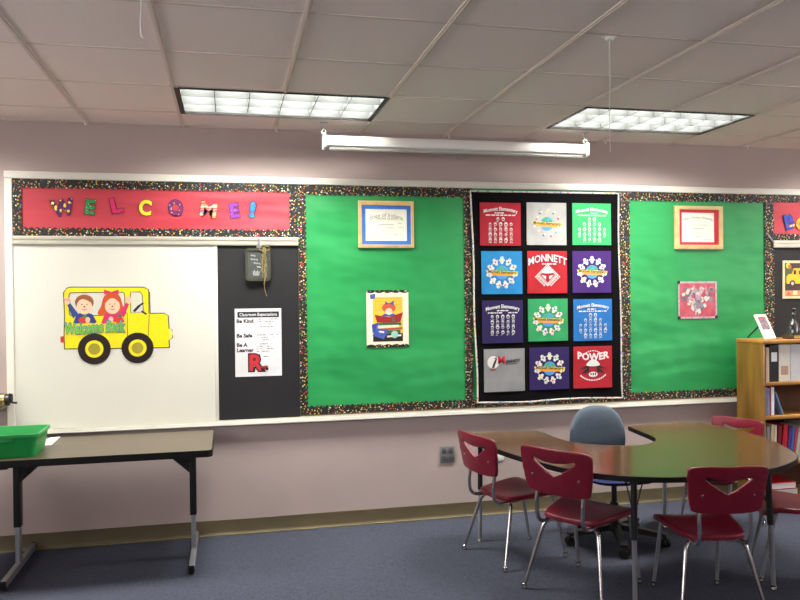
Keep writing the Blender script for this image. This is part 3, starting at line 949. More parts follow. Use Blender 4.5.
m_pw = flat((206, 206, 203), .7)
def figure_blob(mb, x, z, s, a, y, mi, rr):
    """one small cartoon-like standing shape of the ring print: round head over a body"""
    ca, sa = cos(a), sin(a)
    mb.poly([circ(x + ca * s * .55, z + sa * s * .55, s * .5, 12)], .0004, wp(y), mi)
    mb.poly([circ(x - ca * s * .35, z - sa * s * .35, s * .75, 12, s * .5, a)], .0004, wp(y), mi)
    for q in (-1, 1):
        mb.poly([circ(x - sa * q * s * .6, z + ca * q * s * .6, s * .28, 8)], .0004, wp(y), mi)
def patch(cx, cz, rgb, kind, label, seed, w=.317, h=.316):
    rr = random.Random(seed)
    y = QY - .0075
    mb = MB()
    mb.grid(lambda u, v, k: Vector((cx - w / 2 + w * u, y - .0015 * sin(u * 7 + seed) * sin(v * 6) - (.0012 if k == 0 else -.003), cz - h / 2 + h * v)), 8, 8, th=True)
    p = mb.build('patch', mat('tshirt_%02x%02x%02x_%d' % (*rgb, seed), rgb, .85, noise=(9, tuple(int(v * .9) for v in rgb)), bump=(7, .3, .01)), quilt, smooth=60)
    p['label'] = label
    y -= .0032
    if kind == 'list':
        mb = MB()
        add_text(mb, 'Monnett Elementary', .037, cx, cz + .112, y, 0, .022, sx=.86, warp=arch(1.2))
        mb.build('lettering', m_pw, p, smooth=0)
        mb = MB()
        dashes(mb, cx - .045, cx + .045, cz + .082, .009, y, rr)
        dashes(mb, cx - .115, cx + .115, cz + .066, .009, y, rr, fill=.95)
        rows = [5, 5, 5, 5] if seed % 2 else [4, 6, 6, 4]
        zz = cz + .035
        if seed % 3 == 0:
            rows = [2] + rows[:4]
        for n in rows:
            for k in range(n):
                x = cx + (k - (n - 1) / 2) * .041
                r = .0115 + rr.uniform(-.002, .002)
                mb.poly([circ(x, zz + .003, r, 12, r * 1.15), list(reversed(circ(x, zz + .001, r * .68, 8)))], .0005, wp(y))
                mb.poly([circ(x + rr.uniform(-.004, .004), zz + .009, r * .6, 8, r * .4)], .0005, wp(y))
                dashes(mb, x - .012, x + .012, zz - .017, .004, y, rr)
            zz -= .0385
        mb.build('portrait_print', m_pw, p, smooth=0)
    elif kind in ('globe', 'globe_grey'):
        mb = MB()
        cols = [m_pw] + [flat(k, .7) for k in ((214, 50, 60), (236, 206, 70), (40, 120, 80), (90, 96, 110), (70, 140, 200), (60, 150, 90), (216, 190, 70), (232, 150, 50))]
        if kind == 'globe':
            for k in range(11):
                a = 2 * pi * k / 11 + pi / 2
                figure_blob(mb, cx + .095 * cos(a), cz + .092 * sin(a), .027, a, y, 0, rr)
        for k in range(11):
            a = 2 * pi * k / 11 + pi / 2
            x, z = cx + .095 * cos(a), cz + .092 * sin(a)
            mb.poly([circ(x + rr.uniform(-.006, .006), z + rr.uniform(-.006, .006), rr.uniform(.006, .010), 8, rr.uniform(.005, .008))], .0004, wp(y - .0006), [2, 4, 1, 0, 2, 4, 1, 5, 2, 1, 3][k])
            if kind == 'globe_grey':
                mb.poly([circ(x + .012, z + .012, .006, 8)], .0004, wp(y - .0006), 0)
            else:
                mb.poly([circ(x + .4 * .02 * cos(a), z + .02 * sin(a), .005, 8, .003)], .0004, wp(y - .0006), 4)
        mb.build('figure_ring', cols, p, smooth=0)
        mb = MB()
        mb.poly([circ(cx, cz, .052, 28)], .0005, wp(y - .0008), 0)
        mb.poly([smooth_closed([(cx - .042, cz + .012), (cx - .03, cz + .036), (cx, cz + .048), (cx - .004, cz + .03), (cx - .018, cz + .014)], 4)], .0004, wp(y - .0014), 1)
        mb.poly([smooth_closed([(cx + .01, cz + .03), (cx + .034, cz + .032), (cx + .042, cz + .012), (cx + .02, cz + .012)], 4)], .0004, wp(y - .0014), 1)
        mb.build('globe', [cols[5], cols[6]], p, smooth=0)
        mb = MB()
        mb.poly([[(cx - .125, cz + .018), (cx + .125, cz + .006), (cx + .122, cz - .012), (cx - .120, cz + .001)]], .0005, wp(y - .0020), 0)
        mb.poly([[(cx - .085, cz - .002), (cx + .085, cz - .010), (cx + .078, cz - .026), (cx - .078, cz - .018)]], .0005, wp(y - .0018), 1)
        mb.build('banner', [cols[7], cols[8]], p, smooth=0)
        mb = MB(); add_text(mb, 'Monnett Elementary', .030, cx, cz + .003, y - .003, 0, .02, sx=.88, rot=radians(-2.6))
        mb.build('lettering', flat((34, 30, 24), .7), p, smooth=0)
    elif kind == 'diamond':
        mb = MB(); add_text(mb, 'MONNETT', .076, cx, cz + .105, y, 0, .05, sx=.84, warp=arch(1.4)); mb.build('lettering_outline', m_ink, p, smooth=0)
        mb = MB(); add_text(mb, 'MONNETT', .076, cx, cz + .105, y - .0008, 0, .018, sx=.84, warp=arch(1.4)); mb.build('lettering', m_pw, p, smooth=0)
        mb = MB()
        dashes(mb, cx - .065, cx + .07, cz + .062, .010, y, rr)
        def dia(r, dz=-.022):
            return [(cx, cz + dz + r), (cx + r * 1.06, cz + dz), (cx, cz + dz - r), (cx - r * 1.06, cz + dz)]
        mb.poly([dia(.083), list(reversed(dia(.074)))], .0005, wp(y)); mb.poly([dia(.066), list(reversed(dia(.060)))], .0005, wp(y))
        mb.poly([smooth_closed([(cx - .044, cz + .0), (cx - .025, cz + .03), (cx, cz + .036), (cx + .025, cz + .03), (cx + .044, cz + 0), (cx + .02, cz - .008), (cx - .02, cz - .008)], 4)], .0005, wp(y - .0004))
        for q in (-1, 1):
            mb.poly([[(cx + q * .012, cz - .030), (cx + q * .048, cz - .020), (cx + q * .016, cz - .055)]], .0005, wp(y - .0004))
            for t in range(6):
                x = cx + q * (.093 - .013 * t)
                z = cz - .034 - .0125 * t
                mb.poly([rotp(rect(x - .006, x + .006, z - .005, z + .005), x, z, -q * .75)], .0004, wp(y))
        mb.build('emblem', m_pw, p, smooth=0)
    elif kind == 'logo':
        mb = MB()
        mb.poly([circ(cx - .088, cz + .06, .046, 24)], .0005, wp(y), 0)
        mb.poly([[(cx - .10, cz + .02), (cx - .085, cz + .06), (cx - .065, cz + .095), (cx - .058, cz + .085), (cx - .07, cz + .05), (cx - .082, cz + .018)]], .0005, wp(y - .0006), 1)
        mb.poly([[(cx - .085, cz + .09), (cx - .06, cz + .098), (cx - .068, cz + .082)]], .0005, wp(y - .0006), 2)
        mb.poly([[(cx - .115, cz + .012), (cx - .065, cz + .014), (cx - .07, cz + .006), (cx - .11, cz + .004)]], .0005, wp(y - .0006), 2)
        mb.build('emblem', [m_pw, flat((40, 40, 44)), flat((170, 30, 40))], p, smooth=0)
        mb = MB(); add_text(mb, 'M', .078, cx - .025, cz + .072, y, 0, .03, sx=1.0); mb.build('initial', flat((190, 24, 40)), p, smooth=0)
        mb = MB(); add_text(mb, 'ONNETT', .028, cx + .065, cz + .066, y, 0, .03, sx=1.0, rot=.07)
        dashes(mb, cx + .01, cx + .11, cz + .045, .005, y, rr)
        mb.build('lettering', flat((24, 24, 28)), p, smooth=0)
    elif kind == 'power':
        mb = MB(); add_text(mb, 'POWER', .074, cx, cz + .075, y - .0004, 0, .035, sx=1.0, warp=arch(-1.0)); mb.build('lettering', flat((232, 205, 205), .7), p, smooth=0)
        mb = MB()
        for t in range(9):
            a = radians(150 - 15 * t)
            mb.poly([rotp(rect(cx + .075 * cos(a) - .006, cx + .075 * cos(a) + .006, cz + .075 + .045 * sin(a), cz + .083 + .045 * sin(a)), cx + .075 * cos(a), cz + .079 + .045 * sin(a), a - pi / 2)], .0004, wp(y), 0)
        for t in range(12):
            a = radians(218 + 9.5 * t)
            mb.poly([rotp(rect(cx + .125 * cos(a) - .007, cx + .125 * cos(a) + .007, cz - .014 + .09 * sin(a), cz - .004 + .09 * sin(a)), cx + .125 * cos(a), cz - .009 + .09 * sin(a), a + pi / 2)], .0004, wp(y), 0)
        for q in (-1, 1):
            mb.poly([[(cx + q * .03, cz + .02), (cx + q * .12, cz - .015), (cx + q * .05, cz - .008), (cx + q * .10, cz - .05), (cx + q * .03, cz - .035)]], .0004, wp(y), 1)
        mb.poly([smooth_closed([(cx - .055, cz + .02), (cx - .02, cz + .055), (cx + .02, cz + .055), (cx + .055, cz + .02), (cx + .03, cz + .008), (cx - .03, cz + .008)], 4)], .0005, wp(y - .0008), 0)
        mb.poly([circ(cx, cz - .055, .036, 18, .020)], .0005, wp(y - .0006), 0)
        for q in (-1, 0, 1):
            mb.poly([circ(cx + q * .018, cz - .052, .006, 8, .009)], .0004, wp(y - .0012), 1)
        mb.build('emblem', [m_pw, m_ink], p, smooth=0)
cx = (1.982, 2.345, 2.712)
PT = [
 (1.975, 2.150, (166, 14, 38), 'list', 'red square with white class portraits', 3), (2.343, 2.156, (172, 172, 168), 'globe_grey', 'light grey square with globe print', 4), (2.712, 2.157, (48, 168, 96), 'list', 'green square with white class portraits', 6),
 (1.983, 1.790, (24, 130, 190), 'globe', 'bright blue square with globe print', 7), (2.345, 1.792, (174, 14, 28), 'diamond', 'red square with white diamond emblem', 8), (2.710, 1.793, (60, 20, 106), 'globe', 'purple square with globe print', 10),
 (1.985, 1.425, (27, 10, 76), 'list', 'indigo square with white class portraits', 11), (2.347, 1.432, (38, 150, 88), 'globe', 'green square with globe print', 13), (2.714, 1.426, (20, 106, 178), 'list', 'blue square with white class portraits', 12),
 (1.996, 1.064, (140, 140, 142), 'logo', 'dark grey square with small school logo', 15), (2.355, 1.066, (35, 11, 84), 'globe', 'violet square with globe print', 16), (2.711, 1.065, (172, 14, 34), 'power', 'red square with POWER lettering', 17)]
for p in PT:
    patch(p[0] * .992, 1.634 + (p[1] - 1.634) * .992, *p[2:])

# ------------------------------------------------------------------ right-hand school bus poster
e = empty('bus_poster', (4.52, -.016, 1.57), 'tan-framed school bus poster on the right chalkboard above the bookcase', 'poster')
y = -.016
MB().box(4.381, 4.70, y - .004, y, 1.573, 1.875).build('sheet', flat((58, 40, 44)), e, smooth=0)
MB().poly([rect(4.378, 4.703, 1.570, 1.878), list(reversed(rect(4.398, 4.683, 1.590, 1.858)))], .007, wp(y)).build('frame', flat((206, 190, 150)), e, smooth=0)
mb = MB()
Yp = wp(y - .0042)
mb.poly([rect(4.40, 4.68, 1.70, 1.815)], .0004, Yp, 1)
mb.poly([circ(4.432, 1.837, .022, 16)], .0004, Yp, 2); mb.poly([circ(4.446, 1.828, .016, 14)], .0004, wp(y - .0048), 3)
mb.poly([[(4.415, 1.69), (4.415, 1.745), (4.43, 1.765), (4.465, 1.77), (4.485, 1.815), (4.68, 1.818), (4.68, 1.69)]], .0004, wp(y - .0048), 0)
mb.poly([rect(4.482, 4.505, 1.765, 1.80)], .0004, wp(y - .0054), 4); mb.poly([rect(4.53, 4.575, 1.765, 1.795)], .0004, wp(y - .0054), 4); mb.poly([rect(4.59, 4.64, 1.765, 1.795)], .0004, wp(y - .0054), 4)
mb.poly([circ(4.47, 1.692, .027, 20)], .0004, wp(y - .0056), 4); mb.poly([circ(4.47, 1.692, .014, 16)], .0004, wp(y - .0062), 5)
mb.poly([rect(4.40, 4.68, 1.593, 1.635)], .0004, Yp, 6); mb.poly([rect(4.475, 4.515, 1.60, 1.632)], .0004, wp(y - .0048), 7); mb.poly([circ(4.435, 1.606, .016, 12)], .0004, wp(y - .0048), 3)
mb.build('picture', [flat(k) for k in ((226, 172, 30), (70, 84, 40), (220, 190, 60), (206, 90, 40), (50, 36, 40), (196, 190, 180), (190, 130, 90), (226, 206, 150))], e, smooth=0)

# ------------------------------------------------------------------ wall outlet, small plate, pencil sharpener
e = empty('wall_outlet', (1.546, 0, .402), 'grey four-socket electrical outlet on the wall left of the first red chair', 'outlet')
MB().box(1.491, 1.600, -.010, 0, .403, .523, bev=.003).build('cover_plate', m_outlet, e)
for i, (x, z) in enumerate(((1.520, .490), (1.571, .490), (1.520, .437), (1.571, .437))):
    s = MB().box(x - .017, x + .017, -.0125, -.0095, z - .018, z + .018, bev=.0015).build('socket', m_socket, e)
    mb = MB().box(x - .009, x - .006, -.0131, -.0122, z - .002, z + .009).box(x + .006, x + .009, -.0131, -.0122, z - .002, z + .009)
    mb.lathe([(.003, -.0004), (.003, .0004)], (x, -.0127, z - .009), 8, X=Matrix.Rotation(pi / 2, 4, 'X'))
    mb.build('slots', m_ink, s, smooth=0)
e = empty('wall_plate', (1.952, 0, .40), 'small cream wall plate just below the table edge between the two left chairs', 'wall plate')
MB().box(1.918, 1.986, -.008, 0, .392, .440, bev=.002).build('cover', m_paper, e)
mb = MB()
for x in (1.930, 1.974):
    mb.lathe([(.003, 0), (.003, .001)], (x, -.008, .416), 10, X=Matrix.Rotation(pi / 2, 4, 'X'))
mb.build('screw', m_steel, e)

e = empty('pencil_sharpener', (-1.45, -.03, .93), 'wall-mounted pencil sharpener with brass canister and black crank at the left edge', 'pencil sharpener')
RX = Matrix.Rotation(pi / 2, 4, 'Y')
MB().lathe([(.0, 0), (.040, 0), (.046, .006), (.046, .085), (.040, .092), (0, .092)], (-1.484, -.085, .990), 28, X=RX).build('canister', m_brass, e)
MB().lathe([(.034, 0), (.038, .004), (.038, .022), (.022, .028), (.018, .040), (0, .040)], (-1.392, -.085, .992), 24, X=RX).build('gear_housing', m_blackm, e)
mb = MB().box(-1.358, -1.350, -.092, -.078, .965, 1.022, bev=.003)
mb.tube([(-1.353, -.085, .972), (-1.325, -.085, .970)], .007, 10)
mb.tube([(-1.353, -.085, 1.018), (-1.372, -.085, 1.024)], .010, 10)
mb.build('crank', m_blackm, e)
MB().box(-1.49, -1.415, -.085, 0, .925, .945, bev=.003).box(-1.49, -1.415, -.012, 0, .91, 1.03, bev=.003).build('mount', m_steel, e)

# ------------------------------------------------------------------ roll-up projection screen under the ceiling
SYc = -.33
e = empty('projection_screen', (1.59, SYc, 2.70), 'white roll-up projection screen case hanging below the ceiling on two hooks', 'projection screen')
zz = lambda v: 2.692 + (v - 2.750) * .82
prof = [(-.038, 2.668), (-.042, 2.690), (-.040, 2.722), (-.030, 2.742), (-.010, 2.750), (.014, 2.748), (.032, 2.734), (.040, 2.710), (.040, 2.672), (.020, 2.662), (-.020, 2.660)]
MB().poly([prof], 1.862, lambda u, v, w: Vector((.632 + w, SYc + u, zz(v)))).build('case', m_screen, e, smooth=40)
mb = MB()
mb.poly([[(-.016, 2.636), (-.020, 2.645), (-.018, 2.662), (.018, 2.662), (.02, 2.645), (.016, 2.636)]], 1.81, lambda u, v, w: Vector((.66 + w, SYc + u, zz(v))))
mb.build('bottom_bar', mat('bar_grey', (188, 188, 182), .4, noise=(6, (180, 180, 174))), e)
for x, s in ((.620, -1), (2.494, 1)):
    mb = MB()
    cap = rect(-.048, .046, 2.640, 2.762, .02)
    mb.poly([cap], .014, lambda u, v, w: Vector((x + w - .002, SYc + u, zz(v))))
    mb.tube([(x + .006 + .013 * cos(t), SYc, zz(2.762) + .012 + .016 * sin(t)) for t in [2 * pi * q / 12 for q in range(12)]], .004, 8, closed=True)
    cp = mb.build('end_cap', m_screen, e, smooth=40)
    mb = MB()
    mb.box(x - .02, x + .032, SYc - .012, SYc + .012, H - .0135, H - .0125)
    mb.tube(smooth_path([(x + .006, SYc, H - .013), (x - .002, SYc, H - .030), (x + .004, SYc, H - .050), (x + .006, SYc, zz(2.762) + .026), (x + .006, SYc, zz(2.762) + .018)], 4), .0025, 6)
    mb.build('hook', m_steel, cp)
mb = MB()
mb.tube([(1.535, SYc - .02, 2.586), (1.530, SYc - .022, 2.566), (1.542, SYc - .022, 2.560), (1.568, SYc - .022, 2.556), (1.594, SYc - .022, 2.560), (1.606, SYc - .022, 2.566), (1.600, SYc - .02, 2.586)], .0026, 6)
mb.build('pull_handle', m_steel, e)

# strings and small hooks on the ceiling
def string(x, y, z, label, hook=False, kink=True):
    e = empty('hanging_string', (x, y, H), label, 'string')
    pts = [(x, y, H), (x + .002, y, (H * 2 + z) / 3), (x - .002, y, (H + z * 2) / 3), (x, y, z + .012)]
    if kink: pts += [(x + .003, y, z + .004), (x + .008, y, z)]
    else: pts += [(x, y, z)]
    MB().tube(smooth_path(pts, 4), 0.0022 if not hook else .0013, 6).build('cord', m_string, e)
    mb = MB()
    if hook:
        mb.box(x - .03, x + .03, y - .012, y + .012, H - .017, H - .012, bev=.002)
        mb.lathe([(.014, -.022), (.02, -.016), (.02, -.004), (.012, 0)], (x, y, H - .012), 14)
    else:
        mb.lathe([(.010, -.008), (.012, -.004), (.010, 0)], (x, y, H), 12)
    mb.build('ceiling_clip', m_screen, e)
string(-.310, -2.35, 2.607, 'short white string hanging from the ceiling near the upper left')
string(1.672, -2.235, 2.265, 'long thin string on a white magnetic hook hanging before the right light', True, False)
for x, lb in ((-.895, 'small white clip hanging at the wall end of the ceiling grid, far left'), (.325, 'small white clip hanging at the ceiling below the left light'),
              (1.545, 'small white clip at the ceiling above the middle of the screen case'), (2.765, 'small white clip at the ceiling below the right light'), (3.985, 'small white clip hanging at the ceiling, far right')):
    e = empty('ceiling_clip', (x, -.12, H), lb, 'ceiling clip', 'ceiling clips')
    MB().box(x - .012, x + .012, -.135, -.105, H - .0145, H - .012, bev=.001).build('base', m_screen, e)
    MB().tube(smooth_path([(x, -.12, H - .014), (x, -.12, H - .030), (x + .006, -.12, H - .040), (x + .010, -.12, H - .032)], 4), .003, 6).build('hook', m_string, e)

# ------------------------------------------------------------------ left work table, tote and paper
e = empty('work_table', (-.87, -.43, 0), 'long folding work table with tan top and black edge under the whiteboard', 'table')
tx0, tx1, ty0, ty1, tz = -1.66, -.108, -.79, -.095, .74
top = rect(tx0, tx1, ty0, ty1, .03, 5)
MB().poly([offset_loop(top, -.002)], .034, fp(tz - .034)).build('tabletop', m_tan, e, smooth=30)
MB().poly([offset_loop(top, .004), list(reversed(offset_loop(top, -.0022)))], .040, fp(tz - .0395)).build('edge_band', m_rubber, e, smooth=30)
def t_leg(x, sgn):
    yc = -.415
    L = MB()
    L.box(x - .020, x + .020, yc - .03, yc + .03, .272, tz - .036, bev=.004)
    L.poly([[(0, tz - .036), (sgn * .15, tz - .036), (sgn * .15, tz - .085), (sgn * .018, tz - .205), (0, tz - .205)]], .05, lambda u, v, w: Vector((x + u, yc - .025 + w, v)))
    L.box(x - .03, x + .03, -.74, -.15, tz - .060, tz - .036, bev=.004)
    leg = L.build('leg', m_blackm, e)
    MB().box(x - .014, x + .014, yc - .022, yc + .022, .055, .32, bev=.003).build('inner_post', m_steel, leg)
    MB().box(x - .016, x + .016, -.745, -.06, .018, .06, bev=.005).build('foot', m_steel, leg)
    for yy, d in ((-.745, -1), (-.06, 1)):
        mb = MB()
        mb.box(x - .018, x + .018, min(yy, yy + d * .012), max(yy, yy + d * .012), .016, .062, bev=.004)
        mb.lathe([(.012, 0), (.012, .008), (.005, .010), (.005, .018)], (x, yy - d * .03, 0), 12)
        mb.build('foot_cap', m_rubber, leg)
t_leg(-.232, -1)
t_leg(-1.245, 1)

e = empty('storage_tote', (-1.25, -.53, tz), 'bright green plastic tote bin at the left end of the work table', 'bin')
bx0, bx1, by0, by1 = -1.45, -1.085, -.71, -.42
def tote(z0, z1, grow, t):
    mb = MB()
    def ringv(z, g, r):
        return [(p[0], p[1], z) for p in rect(bx0 - g, bx1 + g, by0 - g, by1 + g, r, 5)]
    rings = [ringv(z0, 0, .03), ringv(z1, grow, .035), ringv(z1, grow + .014, .045), ringv(z1 - .012, grow + .014, .045)]
    rings = [ringv(z0 + .004, -.004, .028), ringv(z1 - .006, grow - .004, .033), ringv(z1, grow, .035), ringv(z1, grow + .012, .045), ringv(z1 - .016, grow + .013, .045), ringv(z1 - .016, grow + .002, .035), ringv(z0, 0, .03)]
    t_ = bmesh.new()
    V = [[t_.verts.new(p) for p in rg] for rg in rings]
    n = len(V[0])
    for A, Bq in zip(V, V[1:]):
        for k in range(n):
            t_.faces.new((A[k], A[(k + 1) % n], Bq[(k + 1) % n], Bq[k]))
    t_.faces.new(V[0]); t_.faces.new(V[-1])
    mb._merge(t_, 0)
    return mb
tote(tz + .0005, tz + .132, .016, .003).build('tub', m_bin, e)
MB().box(bx0 + .10, bx1 - .10, by0 - .021, by0 - .012, tz + .085, tz + .112, bev=.004).build('handle_lip', m_bin, e)
tag(MB().grid(lambda u, v, k: Vector((-1.175 + .110 * u + .05 * v * (1 - u), -.37 + .26 * v, tz + .001 + .004 * u * v + .0006 * k)), 6, 6, th=True).build('paper_sheet', m_paper), 'white paper sheet lying on the work table behind the green tote', 'paper')

# ------------------------------------------------------------------ horseshoe table
TZ = .70
out_pts = [(1.505, -.56), (1.545, -.485), (1.62, -.462), (1.95, -.488), (2.02, -.515), (2.045, -.62), (2.052, -.78), (2.085, -.93), (2.18, -1.05), (2.317, -1.122), (2.441, -1.141), (2.55, -1.098), (2.632, -1.01),
           (2.668, -.90), (2.690, -.70), (2.708, -.545), (2.725, -.520), (2.80, -.497), (3.14, -.452), (3.225, -.462), (3.275, -.54), (3.318, -.74), (3.332, -.95), (3.310, -1.17), (3.245, -1.40), (3.120, -1.66), (2.93, -1.81), (2.70, -1.905), (2.44, -1.938), (2.19, -1.92),
           (1.97, -1.84), (1.80, -1.69), (1.69, -1.48), (1.61, -1.22), (1.555, -.97), (1.52, -.75)]
outl = smooth_closed(out_pts, 4)
e = empty('horseshoe_table', (2.42, -1.2, 0), 'large horseshoe-shaped activity table with glossy walnut top and black edge', 'table')
MB().poly([offset_loop(outl, -.001)], .027, fp(TZ - .027)).build('tabletop', m_walnut, e, smooth=30)
MB().poly([offset_loop(outl, .004), list(reversed(offset_loop(outl, -.0012)))], .028, fp(TZ - .0285)).build('edge_band', m_rubber, e, smooth=40)
for (x, y_, fx, fy) in ((1.60, -.60, 1.599, -.575), (2.93, -.63, 2.935, -.605), (2.045, -1.76, 2.03, -1.79), (2.885, -1.71, 2.894, -1.742)):
    L = MB().tube([(x, y_, TZ - .028), (x + (fx - x) * .5, y_ + (fy - y_) * .5, .35)], .0165, 14)
    L.lathe([(.055, 0), (.055, .006), (.02, .012), (.02, .03)], (x, y_, TZ - .058 + .03), 16, X=Matrix.Rotation(pi, 4, 'X'))
    leg = L.build('leg', m_blackm, e)
    MB().tube([(x + (fx - x) * .45, y_ + (fy - y_) * .45, .37), (fx, fy, .022)], [.0135, .0125], 14).build('inner_post', m_steel, leg)
    MB().lathe([(.017, 0), (.020, .004), (.018, .012), (.012, .016), (.012, .026)], (fx, fy, 0), 14).build('glide', m_chrome, leg)
    dx, dy = (2.42 - x), (-1.15 - y_)
    l = math.hypot(dx, dy); dx /= l; dy /= l
    b = MB()
    for q in (-.55, .55):
        ux, uy = dx * cos(q) - dy * sin(q), dx * sin(q) + dy * cos(q)
        b.tube([(x, y_, .46), (x + ux * .10, y_ + uy * .10, TZ - .03)], .004, 6)
    b.build('brace', m_blackm, leg)

# ------------------------------------------------------------------ red stacking chairs
chair_groups = 'red plastic school chairs around the horseshoe table'
def make_chair():
    root = bpy.data.objects.new('school_chair', None)
    COL.objects.link(root)
    # seat shell: rolled edges, waterfall front
    def outline(n=64):
        pts = [(-.120, -.172), (0, -.178), (.120, -.172), (.158, -.135), (.190, .0), (.208, .15), (.190, .212), (.10, .236), (-.10, .236), (-.190, .212), (-.208, .15), (-.190, .0), (-.158, -.135)]
        return smooth_closed(pts, 5)
    ol = outline()
    def dish(x, y, inset):
        z = .418 + .05 * y - .012 * math.exp(-((x / .13) ** 2 + ((y + .03) / .14) ** 2)) + .006 * (abs(x) / .2) ** 2
        if y > .12: z -= .55 * (y - .12) ** 2 * 6
        if y < -.13: z += .5 * (y + .13) ** 2 * 2
        return z
    t = bmesh.new()
    rings = []
    for s in (.0, .25, .5, .72, .86, .94, .985, 1.0, 1.003, .995, .96):
        if s == 0:
            rings.append([t.verts.new((0, 0, dish(0, 0, 0)))])
            continue
        k = len(rings)
        drop = {6: .002, 7: .007, 8: .020, 9: .027, 10: .027}.get(k, 0)
        rings.append([t.verts.new((x * s, y * s, dish(x * s, y * s, 0) - drop)) for x, y in ol])
    k = len(ol)
    for s in (.9, .6, .3):
        rings.append([t.verts.new((x * s, y * s, dish(x * s, y * s, 0) - .014)) for x, y in ol])
    rings.append([t.verts.new((0, 0, dish(0, 0, 0) - .014))])
    for A, Bq in zip(rings, rings[1:]):
        for i in range(k):
            j = (i + 1) % k
            if len(A) == 1: t.faces.new((A[0], Bq[i], Bq[j]))
            elif len(Bq) == 1: t.faces.new((A[i], A[j], Bq[0]))
            else: t.faces.new((A[i], A[j], Bq[j], Bq[i]))
    mb = MB(); mb._merge(t, 0)
    mb.build('seat', m_red, root, local=True, smooth=60)
    # back rest: bowed panel with a smile-over-V hand hole
    def bend(u, v, w):
        y = -.262 - .16 * (v - .55) + .55 * u * u - w
        return Vector((u, y, v))
    bo = smooth_closed([(-.155, .548), (0, .540), (.155, .548), (.186, .575), (.200, .66), (.208, .745), (.190, .775), (.10, .782), (0, .780), (-.10, .782), (-.190, .775), (-.208, .745), (-.200, .66), (-.186, .575)], 4)
    # the mesh is cut into strips so that it can bow: build dense by subdividing a plate
    hole_pts = [(-.118, .728), (-.06, .712), (0, .707), (.06, .712), (.118, .728), (.122, .716), (.085, .690), (.035, .658), (0, .640), (-.035, .658), (-.085, .690), (-.122, .716)]
    hole = []
    for i in range(len(hole_pts)):
        a, b = Vector(hole_pts[i]), Vector(hole_pts[(i + 1) % len(hole_pts)])
        n = max(1, int((b - a).length / .02))
        for q in range(n):
            hole.append(tuple(a + (b - a) * q / n))
    th = .020
    t = bmesh.new()
    ed = []
    for loop in (bo, hole):
        vs = [t.verts.new((u, v, 0)) for u, v in loop]
        for i in range(len(vs)):
            ed.append(t.edges.new((vs[i], vs[(i + 1) % len(vs)])))
    bmesh.ops.triangle_fill(t, use_beauty=True, use_dissolve=False, edges=ed)
    for x in (-.16, -.12, -.08, -.04, 0, .04, .08, .12, .16):
        bmesh.ops.bisect_plane(t, geom=t.verts[:] + t.edges[:] + t.faces[:], plane_co=(x, 0, 0), plane_no=(1, 0, 0))
    for z in (.60, .66, .70, .74):
        bmesh.ops.bisect_plane(t, geom=t.verts[:] + t.edges[:] + t.faces[:], plane_co=(0, z, 0), plane_no=(0, 1, 0))
    r = bmesh.ops.extrude_face_region(t, geom=t.faces[:])
    nv = [g for g in r['geom'] if isinstance(g, bmesh.types.BMVert)]
    for v in nv: v.co.z = th
    bmesh.ops.recalc_face_normals(t, faces=t.faces)
    rim = [g for g in t.edges if len(g.link_faces) == 2 and g.calc_face_angle(0) > 1.2]
    bmesh.ops.bevel(t, geom=rim, offset=.006, segments=3, affect='EDGES', profile=.5)
    for v in t.verts:
        v.co = bend(v.co.x, v.co.y, v.co.z)
    mb = MB(); mb._merge(t, 0)
    back = mb.build('backrest', m_red, root, local=True, smooth=50)
    mb = MB()
    for sx in (-.135, .135):
        mb.lathe([(.007, 0), (.006, .003), (0, .004)], bend(sx, .635, th - .0005), 10, X=Matrix.Rotation(pi / 2, 4, 'X'))
    mb.build('rivet', m_chrome, back, local=True)
    # uprights carrying the backrest, bending under the seat
    for s in (-1, 1):
        pts = smooth_path([(s * .135, -.228, .640), (s * .135, -.240, .56), (s * .135, -.250, .47), (s * .133, -.242, .405), (s * .131, -.205, .376), (s * .13, -.14, .374), (s * .13, -.04, .385)], 6)
        MB().tube(pts, .0105, 12).build('back_upright', m_chrome, root, local=True)
    # under-seat frame
    mb = MB()
    mb.tube(smooth_path([(-.16, .16, .386), (-.08, .165, .392), (.08, .165, .392), (.16, .16, .386)], 4), .010, 10)
    mb.tube(smooth_path([(-.13, -.10, .374), (-.06, -.09, .378), (.06, -.09, .378), (.13, -.10, .374)], 4), .010, 10)
    for s in (-1, 1):
        mb.box(s * .13 - .012, s * .13 + .012, -.13, .16, .382, .396, bev=.003)
    mb.build('seat_frame', m_steel, root, local=True)
    for (sx, sy) in ((-1, -1), (1, -1), (1, 1), (-1, 1)):
        if sy < 0:
            pts = [(sx * .06, -.12, .368), (sx * .125, -.128, .366), (sx * .154, -.140, .348), (sx * .170, -.158, .30), (sx * .226, -.235, .02)]
        else:
            pts = [(sx * .12, .165, .388), (sx * .155, .166, .384), (sx * .168, .172, .36), (sx * .172, .185, .30), (sx * .186, .243, .02)]
        L = MB().tube(smooth_path(pts, 6), [.0115] * 19 + [.0115 - .0004 * k for k in range(6)], 12).build('leg', m_chrome if sy < 0 else m_steel, root, local=True)
        x, y_ = (pts[-1][0], pts[-1][1])
        MB().lathe([(.010, 0), (.015, .004), (.016, .012), (.013, .018), (.014, .030), (.010, .034)], (x, y_, 0), 14).build('glide', m_chrome, L, local=True)
    return root
def copy_tree(o, parent=None):
    c_ = o.copy()
    COL.objects.link(c_)
    if parent is not None:
        c_.parent = parent
    for ch in list(o.children):
        copy_tree(ch, c_)
    return c_
